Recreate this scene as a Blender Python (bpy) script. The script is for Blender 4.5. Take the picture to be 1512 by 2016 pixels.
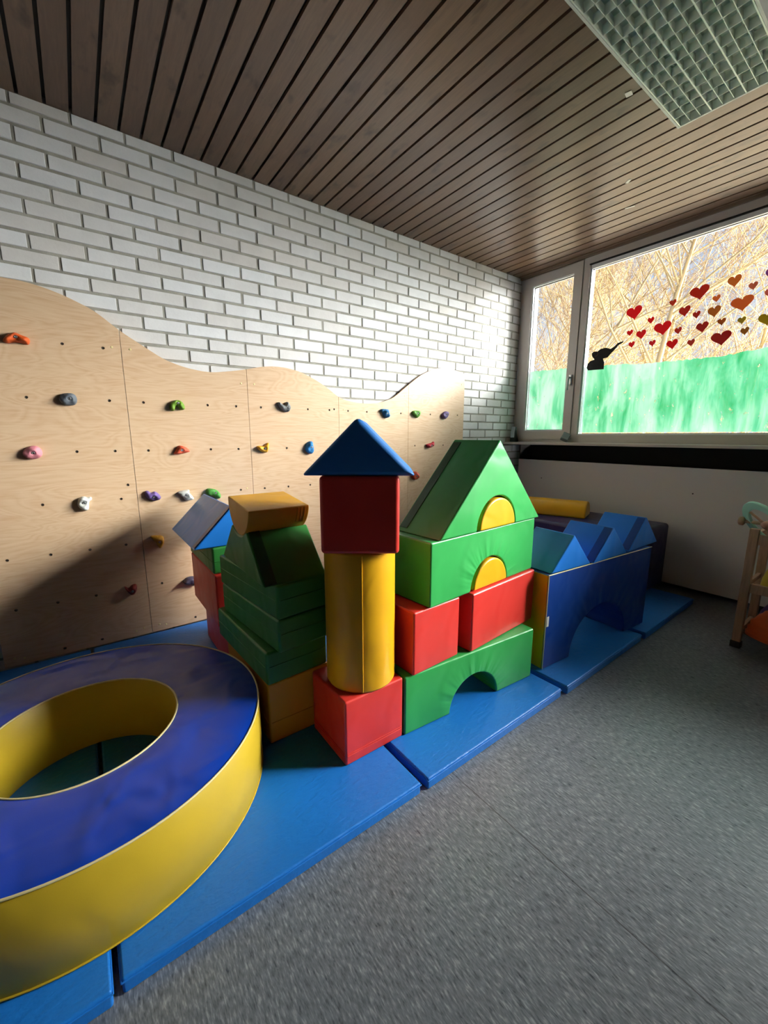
import bpy, bmesh, math, random
from mathutils import Vector, Matrix
from mathutils.geometry import delaunay_2d_cdt
random.seed(7)
scene = bpy.context.scene
for o in list(bpy.data.objects):
    bpy.data.objects.remove(o)
COL = scene.collection

# ------------------------------------------------------------------ camera, world, sun, exposure
RT = Vector((0.8043189, -0.5941979, 0.0))
DN = Vector((-0.1094164, -0.1481083, -0.9828998))
FW = Vector((0.5840370, 0.7905649, -0.1841413))
CAM = Vector((0.0, -3.03, 1.375))
cd = bpy.data.cameras.new('camera')
cd.sensor_fit = 'HORIZONTAL'; cd.sensor_width = 36.0; cd.lens = 806.0 / 1512.0 * 36.0
cd.clip_start = 0.02; cd.clip_end = 200
cam = bpy.data.objects.new('camera', cd); COL.objects.link(cam)
cam.matrix_world = Matrix(((RT.x, -DN.x, -FW.x, CAM.x), (RT.y, -DN.y, -FW.y, CAM.y), (RT.z, -DN.z, -FW.z, CAM.z), (0, 0, 0, 1)))
scene.camera = cam

WORLD_STRENGTH = 0.46
GLOW = 71.0
GLOW_DIR = (0.72, -0.57, 0.35)
GLOW_POWER = 17.0
SUN_STRENGTH = 2.9
EXPOSURE = 1.12
wd = bpy.data.worlds.new('sky'); scene.world = wd; wd.use_nodes = True
nt = wd.node_tree
bg = nt.nodes['Background']
tc = nt.nodes.new('ShaderNodeTexCoord'); sx = nt.nodes.new('ShaderNodeSeparateXYZ'); cr = nt.nodes.new('ShaderNodeValToRGB')
nt.links.new(tc.outputs['Generated'], sx.inputs[0]); nt.links.new(sx.outputs['Z'], cr.inputs[0]); nt.links.new(cr.outputs[0], bg.inputs[0])
cr.color_ramp.elements[0].position = 0.0; cr.color_ramp.elements[0].color = (0.80, 0.86, 1.0, 1)
cr.color_ramp.elements[1].position = 0.55; cr.color_ramp.elements[1].color = (0.34, 0.60, 1.0, 1)
# bright hazy patch of sky round the sun, which stands low beyond the right end of the windows
dp = nt.nodes.new('ShaderNodeVectorMath'); dp.operation = 'DOT_PRODUCT'; dp.inputs[1].default_value = Vector(GLOW_DIR).normalized()
pw = nt.nodes.new('ShaderNodeMath'); pw.operation = 'POWER'; pw.inputs[1].default_value = GLOW_POWER
mx = nt.nodes.new('ShaderNodeMath'); mx.operation = 'MAXIMUM'; mx.inputs[1].default_value = 0.0
bg2 = nt.nodes.new('ShaderNodeBackground'); bg2.inputs[0].default_value = (1.0, 0.985, 0.965, 1)
ml = nt.nodes.new('ShaderNodeMath'); ml.operation = 'MULTIPLY'; ml.inputs[1].default_value = GLOW
ad = nt.nodes.new('ShaderNodeAddShader')
nt.links.new(tc.outputs['Generated'], dp.inputs[0]); nt.links.new(dp.outputs['Value'], mx.inputs[0]); nt.links.new(mx.outputs[0], pw.inputs[0])
nt.links.new(pw.outputs[0], ml.inputs[0]); nt.links.new(ml.outputs[0], bg2.inputs[1])
nt.links.new(bg.outputs[0], ad.inputs[0]); nt.links.new(bg2.outputs[0], ad.inputs[1]); nt.links.new(ad.outputs[0], nt.nodes['World Output'].inputs[0])
bg.inputs[1].default_value = WORLD_STRENGTH
sd = bpy.data.lights.new('sun', 'SUN'); sd.energy = SUN_STRENGTH; sd.angle = 0.01; sd.color = (1.0, 0.84, 0.58)
sun = bpy.data.objects.new('sun', sd); COL.objects.link(sun)
sun.rotation_euler = Vector((0.22, 0.80, -0.50)).to_track_quat('-Z', 'Y').to_euler()
scene.view_settings.view_transform = 'Standard'; scene.view_settings.look = 'None'
scene.view_settings.exposure = EXPOSURE; scene.view_settings.gamma = 1.0
scene.view_settings.use_curve_mapping = False
scene.cycles.max_bounces = 10; scene.cycles.diffuse_bounces = 5; scene.cycles.transparent_max_bounces = 12

# ------------------------------------------------------------------ helpers
def px(x, y, axis, val):
    """point where the sight line of a photograph position meets a plane of the place"""
    r = RT * (x - 756.0) + DN * (y - 1008.0) + FW * 806.0
    t = (val - CAM[axis]) / r[axis]
    return CAM + r * t
def lin(c):
    return tuple(((v / 255.0) / 12.92 if v / 255.0 <= 0.04045 else (((v / 255.0) + 0.055) / 1.055) ** 2.4) for v in c) + (1.0,)
def tag(o, label=None, cat=None, group=None, kind=None):
    if label: o['label'] = label
    if cat: o['category'] = cat
    if group: o['group'] = group
    if kind: o['kind'] = kind
    return o
def empty(name, loc=(0, 0, 0), rz=0.0):
    o = bpy.data.objects.new(name, None); COL.objects.link(o); o.location = loc; o.rotation_euler = (0, 0, rz); o.empty_display_size = 0.05
    return o
def link(name, bm, mats, parent=None, smooth=True, loc=None, rz=0.0, recalc=True):
    if recalc: bmesh.ops.recalc_face_normals(bm, faces=bm.faces)
    me = bpy.data.meshes.new(name); bm.to_mesh(me); bm.free()
    if not isinstance(mats, (list, tuple)): mats = [mats]
    for m in mats: me.materials.append(m)
    o = bpy.data.objects.new(name, me); COL.objects.link(o)
    if smooth:
        for p in me.polygons: p.use_smooth = True
        w = o.modifiers.new('weighted', 'WEIGHTED_NORMAL'); w.weight = 80
    if parent: o.parent = parent
    if loc: o.location = loc
    if rz: o.rotation_euler = (0, 0, rz)
    return o
def add_box(bm, lo, hi, mi=0):
    v = [bm.verts.new((x, y, z)) for x in (lo[0], hi[0]) for y in (lo[1], hi[1]) for z in (lo[2], hi[2])]
    fs = []
    for q in ((0, 1, 3, 2), (4, 6, 7, 5), (0, 4, 5, 1), (2, 3, 7, 6), (0, 2, 6, 4), (1, 5, 7, 3)):
        f = bm.faces.new([v[i] for i in q]); f.material_index = mi; fs.append(f)
    return v, fs
def bevel_sharp(bm, off, seg=3, ang=0.6):
    es = [e for e in bm.edges if len(e.link_faces) == 2 and e.calc_face_angle(0) > ang]
    if es: bmesh.ops.bevel(bm, geom=es, offset=off, segments=seg, profile=0.5, affect='EDGES', clamp_overlap=True)
def box_bm(lo, hi, bev=0.0, seg=3):
    bm = bmesh.new(); add_box(bm, lo, hi)
    bmesh.ops.recalc_face_normals(bm, faces=bm.faces)
    if bev: bevel_sharp(bm, bev, seg)
    return bm
def add_prism(bm, prof, y0, y1):
    """profile in x,z pushed along y"""
    a = [bm.verts.new((p[0], y0, p[1])) for p in prof]; b = [bm.verts.new((p[0], y1, p[1])) for p in prof]
    n = len(prof); bm.faces.new(a); bm.faces.new(b[::-1])
    for i in range(n):
        bm.faces.new((a[i], b[i], b[(i + 1) % n], a[(i + 1) % n]))
def prism_bm(prof, y0, y1, bev=0.0, seg=3, ang=0.6):
    bm = bmesh.new(); add_prism(bm, prof, y0, y1)
    bmesh.ops.recalc_face_normals(bm, faces=bm.faces)
    if bev: bevel_sharp(bm, bev, seg, ang)
    return bm
def add_tube(bm, pts, radii, n=8, caps=True):
    rings = []
    pts = [Vector(p) for p in pts]
    for i, p in enumerate(pts):
        d = (pts[min(i + 1, len(pts) - 1)] - pts[max(i - 1, 0)]).normalized()
        a = d.orthogonal().normalized() if abs(d.z) > 0.95 else d.cross(Vector((0, 0, 1))).normalized()
        b = d.cross(a)
        r = radii[i] if isinstance(radii, (list, tuple)) else radii
        rings.append([bm.verts.new(p + a * (r * math.cos(2 * math.pi * k / n)) + b * (r * math.sin(2 * math.pi * k / n))) for k in range(n)])
    for i in range(len(rings) - 1):
        for k in range(n):
            bm.faces.new((rings[i][k], rings[i][(k + 1) % n], rings[i + 1][(k + 1) % n], rings[i + 1][k]))
    if caps:
        bm.faces.new(rings[0][::-1]); bm.faces.new(rings[-1])
def lathe(bm, prof, n=64, closed=False):
    """profile of (r,z) around z"""
    rings = [[bm.verts.new((r * math.cos(2 * math.pi * k / n), r * math.sin(2 * math.pi * k / n), z)) for k in range(n)] for r, z in prof]
    m = len(rings)
    for i in range(m if closed else m - 1):
        A, B = rings[i], rings[(i + 1) % m]
        for k in range(n):
            bm.faces.new((A[k], A[(k + 1) % n], B[(k + 1) % n], B[k]))
    return rings
def arc(cx, cz, r, a0, a1, n, rz=None):
    return [(cx + r * math.cos(a0 + (a1 - a0) * i / n), cz + (rz or r) * math.sin(a0 + (a1 - a0) * i / n)) for i in range(n + 1)]

# ------------------------------------------------------------------ materials
def mat(name, col, rough=0.5, spec=0.5, metal=0.0):
    m = bpy.data.materials.new(name); m.use_nodes = True
    b = m.node_tree.nodes['Principled BSDF']
    b.inputs['Base Color'].default_value = lin(col); b.inputs['Roughness'].default_value = rough
    b.inputs['Specular IOR Level'].default_value = spec; b.inputs['Metallic'].default_value = metal
    return m
class NT:
    def __init__(s, m): s.t = m.node_tree; s.b = s.t.nodes.get('Principled BSDF')
    def n(s, ty, **kw):
        x = s.t.nodes.new(ty)
        for k, v in kw.items(): setattr(x, k, v)
        return x
    def l(s, a, b): s.t.links.new(a, b)
    def coord(s, scale=(1, 1, 1), kind='Object', rot=(0, 0, 0)):
        c = s.n('ShaderNodeTexCoord'); mp = s.n('ShaderNodeMapping'); mp.inputs['Scale'].default_value = scale; mp.inputs['Rotation'].default_value = rot
        s.l(c.outputs[kind], mp.inputs[0]); return mp.outputs[0]
    def noise(s, vec, scale, detail=2, rough=0.5, dist=0.0):
        x = s.n('ShaderNodeTexNoise'); x.inputs['Scale'].default_value = scale; x.inputs['Detail'].default_value = detail
        x.inputs['Roughness'].default_value = rough; x.inputs['Distortion'].default_value = dist
        s.l(vec, x.inputs['Vector']); return x.outputs['Fac']
    def ramp(s, fac, stops):
        r = s.n('ShaderNodeValToRGB'); e = r.color_ramp.elements
        while len(e) < len(stops): e.new(0.5)
        for i, (p, c) in enumerate(stops): e[i].position = p; e[i].color = c
        s.l(fac, r.inputs[0]); return r.outputs[0]
    def bump(s, h, strength, dist, prev=None):
        b = s.n('ShaderNodeBump'); b.inputs['Strength'].default_value = strength; b.inputs['Distance'].default_value = dist
        s.l(h, b.inputs['Height'])
        if prev: s.l(prev, b.inputs['Normal'])
        return b.outputs[0]
    def math(s, op, a, b=None):
        m = s.n('ShaderNodeMath'); m.operation = op
        for i, v in enumerate((a, b)):
            if v is None: continue
            if isinstance(v, (int, float)): m.inputs[i].default_value = v
            else: s.l(v, m.inputs[i])
        return m.outputs[0]
def g(v): return (v, v, v, 1)
def sc(c, k): return tuple(min(1, x * k) for x in c[:3]) + (1,)

def vinyl(name, col, rough=0.36, wrinkle=0.35, fold=None):
    """coated cover fabric: fine grain, slack broad dents, optional gathers round an arch"""
    m = mat(name, col, rough, 0.5); t = NT(m); c = lin(col)
    v = t.coord()
    big = t.noise(v, 3.5, 2, 0.5, 0.4)
    t.l(t.ramp(big, [(0.3, sc(c, 0.93)), (0.7, sc(c, 1.05))]), t.b.inputs['Base Color'])
    n1 = t.bump(t.noise(v, 7.0, 1, 0.4, 0.6), wrinkle, 0.02)
    n2 = t.bump(t.noise(v, 420.0, 1), 0.06, 0.002, n1)
    if fold:
        c0 = t.n('ShaderNodeTexCoord'); s0 = t.n('ShaderNodeSeparateXYZ'); t.l(c0.outputs['Object'], s0.inputs[0])
        dx = t.math('SUBTRACT', s0.outputs['X'], fold[0]); dz = t.math('SUBTRACT', s0.outputs['Z'], fold[1])
        an = t.math('ARCTAN2', dz, dx); rr = t.math('SQRT', t.math('ADD', t.math('MULTIPLY', dx, dx), t.math('MULTIPLY', dz, dz)))
        cv = t.n('ShaderNodeCombineXYZ'); t.l(t.math('MULTIPLY', an, 3.0), cv.inputs[0]); t.l(t.math('MULTIPLY', rr, 2.0), cv.inputs[1])
        f = t.noise(cv.outputs[0], 1.6, 1, 0.4)
        mr = t.n('ShaderNodeMapRange'); mr.interpolation_type = 'SMOOTHSTEP'; mr.inputs[1].default_value = fold[2] + fold[3]; mr.inputs[2].default_value = fold[2]
        t.l(rr, mr.inputs[0])
        n2 = t.bump(t.math('MULTIPLY', f, mr.outputs[0]), 0.6, 0.02, n2)
    t.l(n2, t.b.inputs['Normal'])
    return m

RED = (216, 56, 48); GREEN = (52, 164, 80); YEL = (228, 168, 20); BLUE = (18, 100, 190); DBLUE = (10, 66, 150); NAVY = (18, 24, 92); RBLUE = (8, 60, 172)
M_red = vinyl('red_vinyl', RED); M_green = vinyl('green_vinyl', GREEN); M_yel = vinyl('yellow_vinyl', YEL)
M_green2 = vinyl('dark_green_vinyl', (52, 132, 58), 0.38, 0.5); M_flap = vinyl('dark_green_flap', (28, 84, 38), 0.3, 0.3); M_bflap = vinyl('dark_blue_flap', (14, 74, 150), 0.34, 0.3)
M_blue = vinyl('blue_vinyl', (34, 128, 226)); M_navy = vinyl('navy_vinyl', NAVY)
M_fabric_blue = vinyl('blue_fabric', (10, 108, 186), 0.55, 0.5)
M_arch = vinyl('green_arch_vinyl', GREEN, 0.36, 0.3, (0.43, 0.0, 0.15, 0.17))
M_barch = vinyl('dark_blue_arch_vinyl', (8, 62, 146), 0.4, 0.4, (0.56, 0.0, 0.28, 0.28))
M_ring_top = vinyl('royal_blue_vinyl', RBLUE, 0.34, 0.8); M_ring_side = vinyl('lemon_vinyl', (200, 168, 40), 0.45, 0.3)
M_ochre = vinyl('ochre_vinyl', (214, 154, 24), 0.5, 0.5)
M_white = mat('white_paint', (226, 222, 214), 0.45)
M_metal = mat('steel', (150, 150, 150), 0.3, 0.5, 1.0)
M_slot_shade = mat('slot_shade', (22, 24, 27), 0.8)  # near-black base colour stands in for the shade inside the radiator slot
M_black = mat('black_plastic', (18, 18, 20), 0.4)
M_cream = mat('cream_piping', (222, 206, 150), 0.5)

def mat_mat():
    m = mat('mat_vinyl', (26, 118, 208), 0.42); t = NT(m); v = t.coord(); c = lin((26, 118, 208))
    t.l(t.ramp(t.noise(v, 2.5, 3), [(0.3, sc(c, 0.92)), (0.7, sc(c, 1.06))]), t.b.inputs['Base Color'])
    vs = t.coord((1, 2.2, 1))
    b1 = t.bump(t.noise(vs, 26, 2, 0.55, 0.3), 0.35, 0.01)
    b2 = t.bump(t.noise(v, 160, 1), 0.12, 0.003, b1)
    t.l(b2, t.b.inputs['Normal']); return m
M_mat = mat_mat()

def mat_floor():
    m = mat('linoleum', (120, 124, 128), 0.4, 0.5); t = NT(m)
    v = t.coord((1, 0.20, 1)); v2 = t.coord((1, 0.30, 1))
    f1 = t.noise(v, 190, 2, 0.6, 0.2); f2 = t.noise(v2, 95, 3, 0.6)
    f3 = t.noise(t.coord((1.3, 0.4, 1)), 5, 3)
    mx = t.math('ADD', t.math('MULTIPLY', f1, 0.62), t.math('ADD', t.math('MULTIPLY', f2, 0.30), t.math('MULTIPLY', f3, 0.08)))
    col = t.ramp(mx, [(0.34, lin((70, 76, 84))), (0.45, lin((103, 109, 117))), (0.54, lin((119, 125, 133))), (0.66, lin((160, 166, 172)))])
    s0 = t.n('ShaderNodeSeparateXYZ'); c0 = t.n('ShaderNodeTexCoord'); t.l(c0.outputs['Object'], s0.inputs[0])
    seam = None
    for xs in (-0.90, 1.10, 3.10):
        d = t.math('ABSOLUTE', t.math('SUBTRACT', s0.outputs['X'], xs)); k = t.math('LESS_THAN', d, 0.0022)
        seam = k if seam is None else t.math('MAXIMUM', seam, k)
    mixc = t.n('ShaderNodeMix'); mixc.data_type = 'RGBA'; t.l(t.math('MULTIPLY', seam, 0.75), mixc.inputs[0]); t.l(col, mixc.inputs[6]); mixc.inputs[7].default_value = lin((52, 54, 58))
    t.l(mixc.outputs[2], t.b.inputs['Base Color'])
    t.l(t.ramp(f2, [(0.3, g(0.26)), (0.7, g(0.40))]), t.b.inputs['Roughness'])
    t.l(t.bump(mx, 0.12, 0.002), t.b.inputs['Normal']); return m
def mat_brick():
    m = mat('white_brick', (216, 214, 210), 0.75, 0.3); t = NT(m)
    gm = t.n('ShaderNodeNewGeometry')
    base = t.ramp(gm.outputs['Random Per Island'], [(0.0, lin((211, 206, 202))), (0.5, lin((218, 216, 216))), (1.0, lin((224, 224, 226)))])
    v = t.coord(); f = t.noise(v, 9, 5, 0.6)
    mixc = t.n('ShaderNodeMix'); mixc.data_type = 'RGBA'; mixc.blend_type = 'MULTIPLY'; mixc.inputs[0].default_value = 1.0
    t.l(base, mixc.inputs[6]); t.l(t.ramp(f, [(0.3, g(0.9)), (0.7, g(1.0))]), mixc.inputs[7])
    t.l(mixc.outputs[2], t.b.inputs['Base Color'])
    t.l(t.bump(t.noise(v, 60, 4, 0.6), 0.25, 0.004), t.b.inputs['Normal']); return m
def mat_mortar():
    m = mat('grey_mortar', (150, 146, 136), 0.9, 0.2); t = NT(m); v = t.coord()
    t.l(t.ramp(t.noise(v, 14, 4), [(0.3, lin((140, 137, 128))), (0.7, lin((168, 164, 154)))]), t.b.inputs['Base Color'])
    t.l(t.bump(t.noise(v, 150, 3), 0.4, 0.004), t.b.inputs['Normal']); return m
def mat_plank():
    m = mat('stained_plank', (118, 92, 72), 0.34, 0.5); t = NT(m)
    gm = t.n('ShaderNodeNewGeometry'); c0 = t.n('ShaderNodeTexCoord')
    off = t.n('ShaderNodeVectorMath'); off.operation = 'ADD'; cv = t.n('ShaderNodeCombineXYZ')
    t.l(t.math('MULTIPLY', gm.outputs['Random Per Island'], 37.0), cv.inputs[1]); t.l(c0.outputs['Object'], off.inputs[0]); t.l(cv.outputs[0], off.inputs[1])
    mp = t.n('ShaderNodeMapping'); mp.inputs['Scale'].default_value = (1, 0.09, 1); t.l(off.outputs[0], mp.inputs[0])
    grain = t.noise(mp.outputs[0], 70, 4, 0.6, 0.8)
    mp2 = t.n('ShaderNodeMapping'); mp2.inputs['Scale'].default_value = (1, 0.45, 1); t.l(off.outputs[0], mp2.inputs[0])
    knot = t.noise(mp2.outputs[0], 11, 3, 0.55)
    base = t.ramp(gm.outputs['Random Per Island'], [(0.0, lin((104, 79, 63))), (0.5, lin((117, 90, 71))), (1.0, lin((127, 101, 79)))])
    m1 = t.n('ShaderNodeMix'); m1.data_type = 'RGBA'; m1.blend_type = 'MULTIPLY'; m1.inputs[0].default_value = 1.0
    t.l(base, m1.inputs[6]); t.l(t.ramp(grain, [(0.25, g(0.78)), (0.75, g(1.08))]), m1.inputs[7])
    m2 = t.n('ShaderNodeMix'); m2.data_type = 'RGBA'; m2.blend_type = 'MULTIPLY'; m2.inputs[0].default_value = 1.0
    t.l(m1.outputs[2], m2.inputs[6]); t.l(t.ramp(knot, [(0.58, g(1.0)), (0.72, g(0.5))]), m2.inputs[7])
    t.l(m2.outputs[2], t.b.inputs['Base Color'])
    t.l(t.bump(grain, 0.15, 0.003), t.b.inputs['Normal']); return m
def mat_ply():
    m = mat('birch_plywood', (216, 178, 134), 0.38, 0.4); t = NT(m)
    c0 = t.n('ShaderNodeTexCoord'); mp = t.n('ShaderNodeMapping'); mp.inputs['Scale'].default_value = (0.35, 1, 1.6); t.l(c0.outputs['Object'], mp.inputs[0])
    a = t.noise(mp.outputs[0], 3.2, 2, 0.5, 1.2)
    w = t.math('FRACT', t.math('MULTIPLY', a, 15.0)); w = t.math('ABSOLUTE', t.math('SUBTRACT', w, 0.5))
    mp2 = t.n('ShaderNodeMapping'); mp2.inputs['Scale'].default_value = (0.12, 1, 1.4); t.l(c0.outputs['Object'], mp2.inputs[0])
    fine = t.noise(mp2.outputs[0], 60, 4, 0.6)
    h = t.math('ADD', t.math('MULTIPLY', w, 0.45), t.math('MULTIPLY', fine, 0.75))
    t.l(t.ramp(h, [(0.25, lin((196, 159, 125))), (0.5, lin((206, 174, 141))), (0.8, lin((213, 184, 153)))]), t.b.inputs['Base Color'])
    t.l(t.bump(fine, 0.06, 0.002), t.b.inputs['Normal']); return m
def mat_wood(name, col, rough=0.5):
    m = mat(name, col, rough); t = NT(m); c = lin(col)
    f = t.noise(t.coord((1, 1, 0.12)), 60, 4, 0.6, 0.5)
    t.l(t.ramp(f, [(0.3, sc(c, 0.78)), (0.7, sc(c, 1.1))]), t.b.inputs['Base Color']); return m
def mat_hold(name, col):
    m = mat(name, col, 0.6, 0.4); t = NT(m); c = lin(col); v = t.coord()
    t.l(t.ramp(t.noise(v, 30, 4), [(0.3, sc(c, 0.85)), (0.7, sc(c, 1.08))]), t.b.inputs['Base Color'])
    t.l(t.bump(t.noise(v, 260, 3), 0.35, 0.003), t.b.inputs['Normal']); return m
def mat_glass():
    m = bpy.data.materials.new('window_glass'); m.use_nodes = True; t = m.node_tree; t.nodes.clear()
    out = t.nodes.new('ShaderNodeOutputMaterial'); mx = t.nodes.new('ShaderNodeMixShader'); tr = t.nodes.new('ShaderNodeBsdfTransparent'); gl = t.nodes.new('ShaderNodeBsdfGlossy')
    fr = t.nodes.new('ShaderNodeFresnel'); fr.inputs[0].default_value = 1.35
    tr.inputs[0].default_value = (0.95, 0.97, 0.96, 1); gl.inputs['Roughness'].default_value = 0.02
    t.links.new(fr.outputs[0], mx.inputs[0]); t.links.new(tr.outputs[0], mx.inputs[1]); t.links.new(gl.outputs[0], mx.inputs[2]); t.links.new(mx.outputs[0], out.inputs[0])
    return m
def mat_paint():
    m = bpy.data.materials.new('green_window_paint'); m.use_nodes = True; T = m.node_tree; T.nodes.clear()
    t = NT(m); out = t.n('ShaderNodeOutputMaterial')
    tl = t.n('ShaderNodeBsdfTranslucent'); df = t.n('ShaderNodeBsdfDiffuse'); tr = t.n('ShaderNodeBsdfTransparent'); a = t.n('ShaderNodeMixShader'); b = t.n('ShaderNodeMixShader')
    v = t.coord((1, 1, 0.30)); f = t.noise(v, 7, 4, 0.55, 0.6); v2 = t.coord(); f2 = t.noise(v2, 1.6, 2)
    fs = t.noise(t.coord((1, 1, 0.10)), 30, 3, 0.6)
    s = t.math('ADD', t.math('MULTIPLY', f, 0.55), t.math('ADD', t.math('MULTIPLY', f2, 0.45), t.math('MULTIPLY', fs, 0.15)))
    col = t.ramp(s, [(0.43, lin((14, 84, 50))), (0.51, lin((44, 98, 72))), (0.58, lin((70, 108, 88))), (0.68, lin((94, 112, 104)))])
    for q in (tl, df): t.l(col, q.inputs[0])
    a.inputs[0].default_value = 0.12; t.l(tl.outputs[0], a.inputs[1]); t.l(df.outputs[0], a.inputs[2])
    hole = t.noise(t.coord((1, 1, 0.6)), 22, 4, 0.65)
    t.l(t.ramp(hole, [(0.28, g(0.5)), (0.38, g(0.05))]), b.inputs[0])
    t.l(a.outputs[0], b.inputs[1]); t.l(tr.outputs[0], b.inputs[2]); t.l(b.outputs[0], out.inputs[0])
    return m
M_floor = mat_floor(); M_brick = mat_brick(); M_mortar = mat_mortar(); M_plank = mat_plank(); M_ply = mat_ply()
M_frame = mat('window_frame_paint', (196, 188, 180), 0.4); M_bead = mat('white_bead', (236, 238, 240), 0.35)
M_gasket = mat('rubber_gasket', (30, 28, 28), 0.6); M_glass = mat_glass(); M_paint = mat_paint()
M_cartwood = mat_wood('pale_beech', (184, 146, 120), 0.5)
M_plaster = mat('beige_plaster', (165, 162, 158), 0.8)
M_board = mat('radiator_cover_board', (228, 224, 220), 0.5)

# ------------------------------------------------------------------ the setting
WX = 4.155      # window wall, inner face
CZ = 3.078      # ceiling
BY = 0.03       # brick wall face
XL, YB = -4.0, -7.2
def structure(name, bm, m, smooth=False, parent=None):
    o = link(name, bm, m, parent, smooth)
    if parent is None: o['kind'] = 'structure'
    return o
structure('floor', box_bm((XL - 0.1, YB - 0.1, -0.12), (4.50, 0.16, 0.0)), M_floor)
# brick wall: every brick a raised block before a mortar bed
def brick_wall():
    bm = bmesh.new()
    add_box(bm, (XL, BY + 0.0045, 0), (4.50, BY + 0.16, CZ + 0.05), 1)
    rnd = random.Random(3)
    z0 = 3.016; row = -1
    zt = z0 + 0.0833 * 1
    for r in range(0, 38):
        top = 3.016 + 0.0833 - 0.0833 * r; bot = top - 0.0833
        if top < 0.05: break
        off = 0.033 if r % 2 == 1 else 0.158
        k0 = int((XL - off) / 0.25) - 1
        for k in range(k0, 32):
            xa = off + 0.25 * k; xb = xa + 0.25
            if xb < XL or xa > 4.42: continue
            j = lambda s=0.0016: rnd.uniform(-s, s)
            a = max(xa + 0.0058 + j(), XL); b = min(xb - 0.0058 + j(), 4.43); c = bot + 0.0058 + j(); d = min(top - 0.0058 + j(), CZ - 0.001)
            if b - a < 0.01 or d - c < 0.01: continue
            yf = BY + rnd.uniform(-0.0015, 0.0015); yb = BY + 0.007; ch = 0.0025
            o = [bm.verts.new(p) for p in ((a, yb, c), (b, yb, c), (b, yb, d), (a, yb, d))]
            i = [bm.verts.new(p) for p in ((a + ch + abs(j()), yf, c + ch), (b - ch, yf, c + ch + abs(j())), (b - ch - abs(j()), yf, d - ch), (a + ch, yf, d - ch - abs(j())))]
            bm.faces.new((i[0], i[1], i[2], i[3]))
            for q in range(4): bm.faces.new((o[q], o[(q + 1) % 4], i[(q + 1) % 4], i[q]))
    return structure('wall_back', bm, [M_brick, M_mortar])
brick_wall()
# boarded ceiling: dark backing and planks with open gaps
def ceiling():
    bm = bmesh.new(); add_box(bm, (XL - 0.1, YB - 0.1, CZ + 0.03), (4.5, 0.2, CZ + 0.2), 1)
    k = -31
    while True:
        xa = -0.055 + 0.1095 * k + 0.0080; xb = xa + 0.0935; k += 1
        if xa > WX - 0.01: break
        if xb < XL: continue
        xb = min(xb, WX + 0.02)
        v, fs = add_box(bm, (xa, YB, CZ), (xb, BY + 0.02, CZ + 0.018))
    return structure('ceiling', bm, [M_plank, M_gasket])
ceiling()
structure('wall_left', box_bm((XL - 0.12, YB - 0.1, 0), (XL, 0.16, CZ + 0.1)), M_plaster)
structure('wall_front', box_bm((XL - 0.1, YB - 0.12, 0), (4.5, YB, CZ + 0.1)), mat('white_plaster', (206, 202, 196), 0.8))
# window wall: lower part behind the radiator slot, strip over the windows
bm = bmesh.new(); add_box(bm, (4.46, YB - 0.1, 0), (4.60, 0.16, 1.27)); structure('wall_right', bm, M_slot_shade)
structure('trim_1', box_bm((4.135, YB, 3.056), (4.30, BY + 0.03, CZ + 0.06), 0.002, 1), mat('brown_trim', (120, 102, 86), 0.5))
# window sill board
sill = structure('trim_2', box_bm((3.995, YB, 1.274), (4.47, BY + 0.02, 1.300), 0.004, 2), mat('sill_paint', (200, 190, 180), 0.4), True)
structure('trim_3', box_bm((4.262, -0.012, 0.0), (4.46, 0.0, 1.272)), mat('slot_side_shade', (58, 52, 46), 0.8))  # added side panel, coloured dark for the shaded left end of the slot
structure('baseboard_right', box_bm((4.38, YB, 0.0), (4.46, BY, 0.07)), M_slot_shade)

# windows ---------------------------------------------------------
def frame_bm(y0, y1, z0, z1, w, x0, x1, bev=0.004, wb=None, wt=None):
    """rectangular frame in the window wall; y0>y1 are its sides"""
    bm = bmesh.new(); wb = wb or w; wt = wt or w
    add_box(bm, (x0, y1, z0), (x1, y1 + w, z1)); add_box(bm, (x0, y0 - w, z0), (x1, y0, z1))
    add_box(bm, (x0, y1 + w, z0), (x1, y0 - w, z0 + wb)); add_box(bm, (x0, y1 + w, z1 - wt), (x1, y0 - w, z1))
    bmesh.ops.recalc_face_normals(bm, faces=bm.faces)
    return bm
def paint_sheet(ys, tops, zb, x):
    bm = bmesh.new(); n = len(ys); a, b = [], []
    for y, zt in zip(ys, tops):
        a.append((y, zt)); b.append((y, zb))
    for dx in (0.0,):
        va = [bm.verts.new((x, y, z)) for y, z in a]; vb = [bm.verts.new((x, y, z)) for y, z in b]
        for i in range(n - 1): bm.faces.new((va[i], va[i + 1], vb[i + 1], vb[i]))
    return bm
rp = random.Random(5)
def smooth_tops(y0, y1, n, f):
    ys = [y0 + (y1 - y0) * i / n for i in range(n + 1)]
    return ys, [f(y) + rp.uniform(-0.006, 0.006) for y in ys]
def interp(tab):
    def f(y):
        for (a, za), (b, zb) in zip(tab, tab[1:]):
            if b <= y <= a: return za + (zb - za) * (a - y) / (a - b)
        return tab[-1][1]
    return f
top_edge = interp([(0.0, 2.085), (-0.20, 2.074), (-0.62, 2.06), (-0.76, 2.055), (-1.33, 2.012), (-1.72, 1.996), (-1.94, 1.997), (-2.15, 2.018), (-2.6, 2.07), (-3.2, 2.10)])

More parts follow.
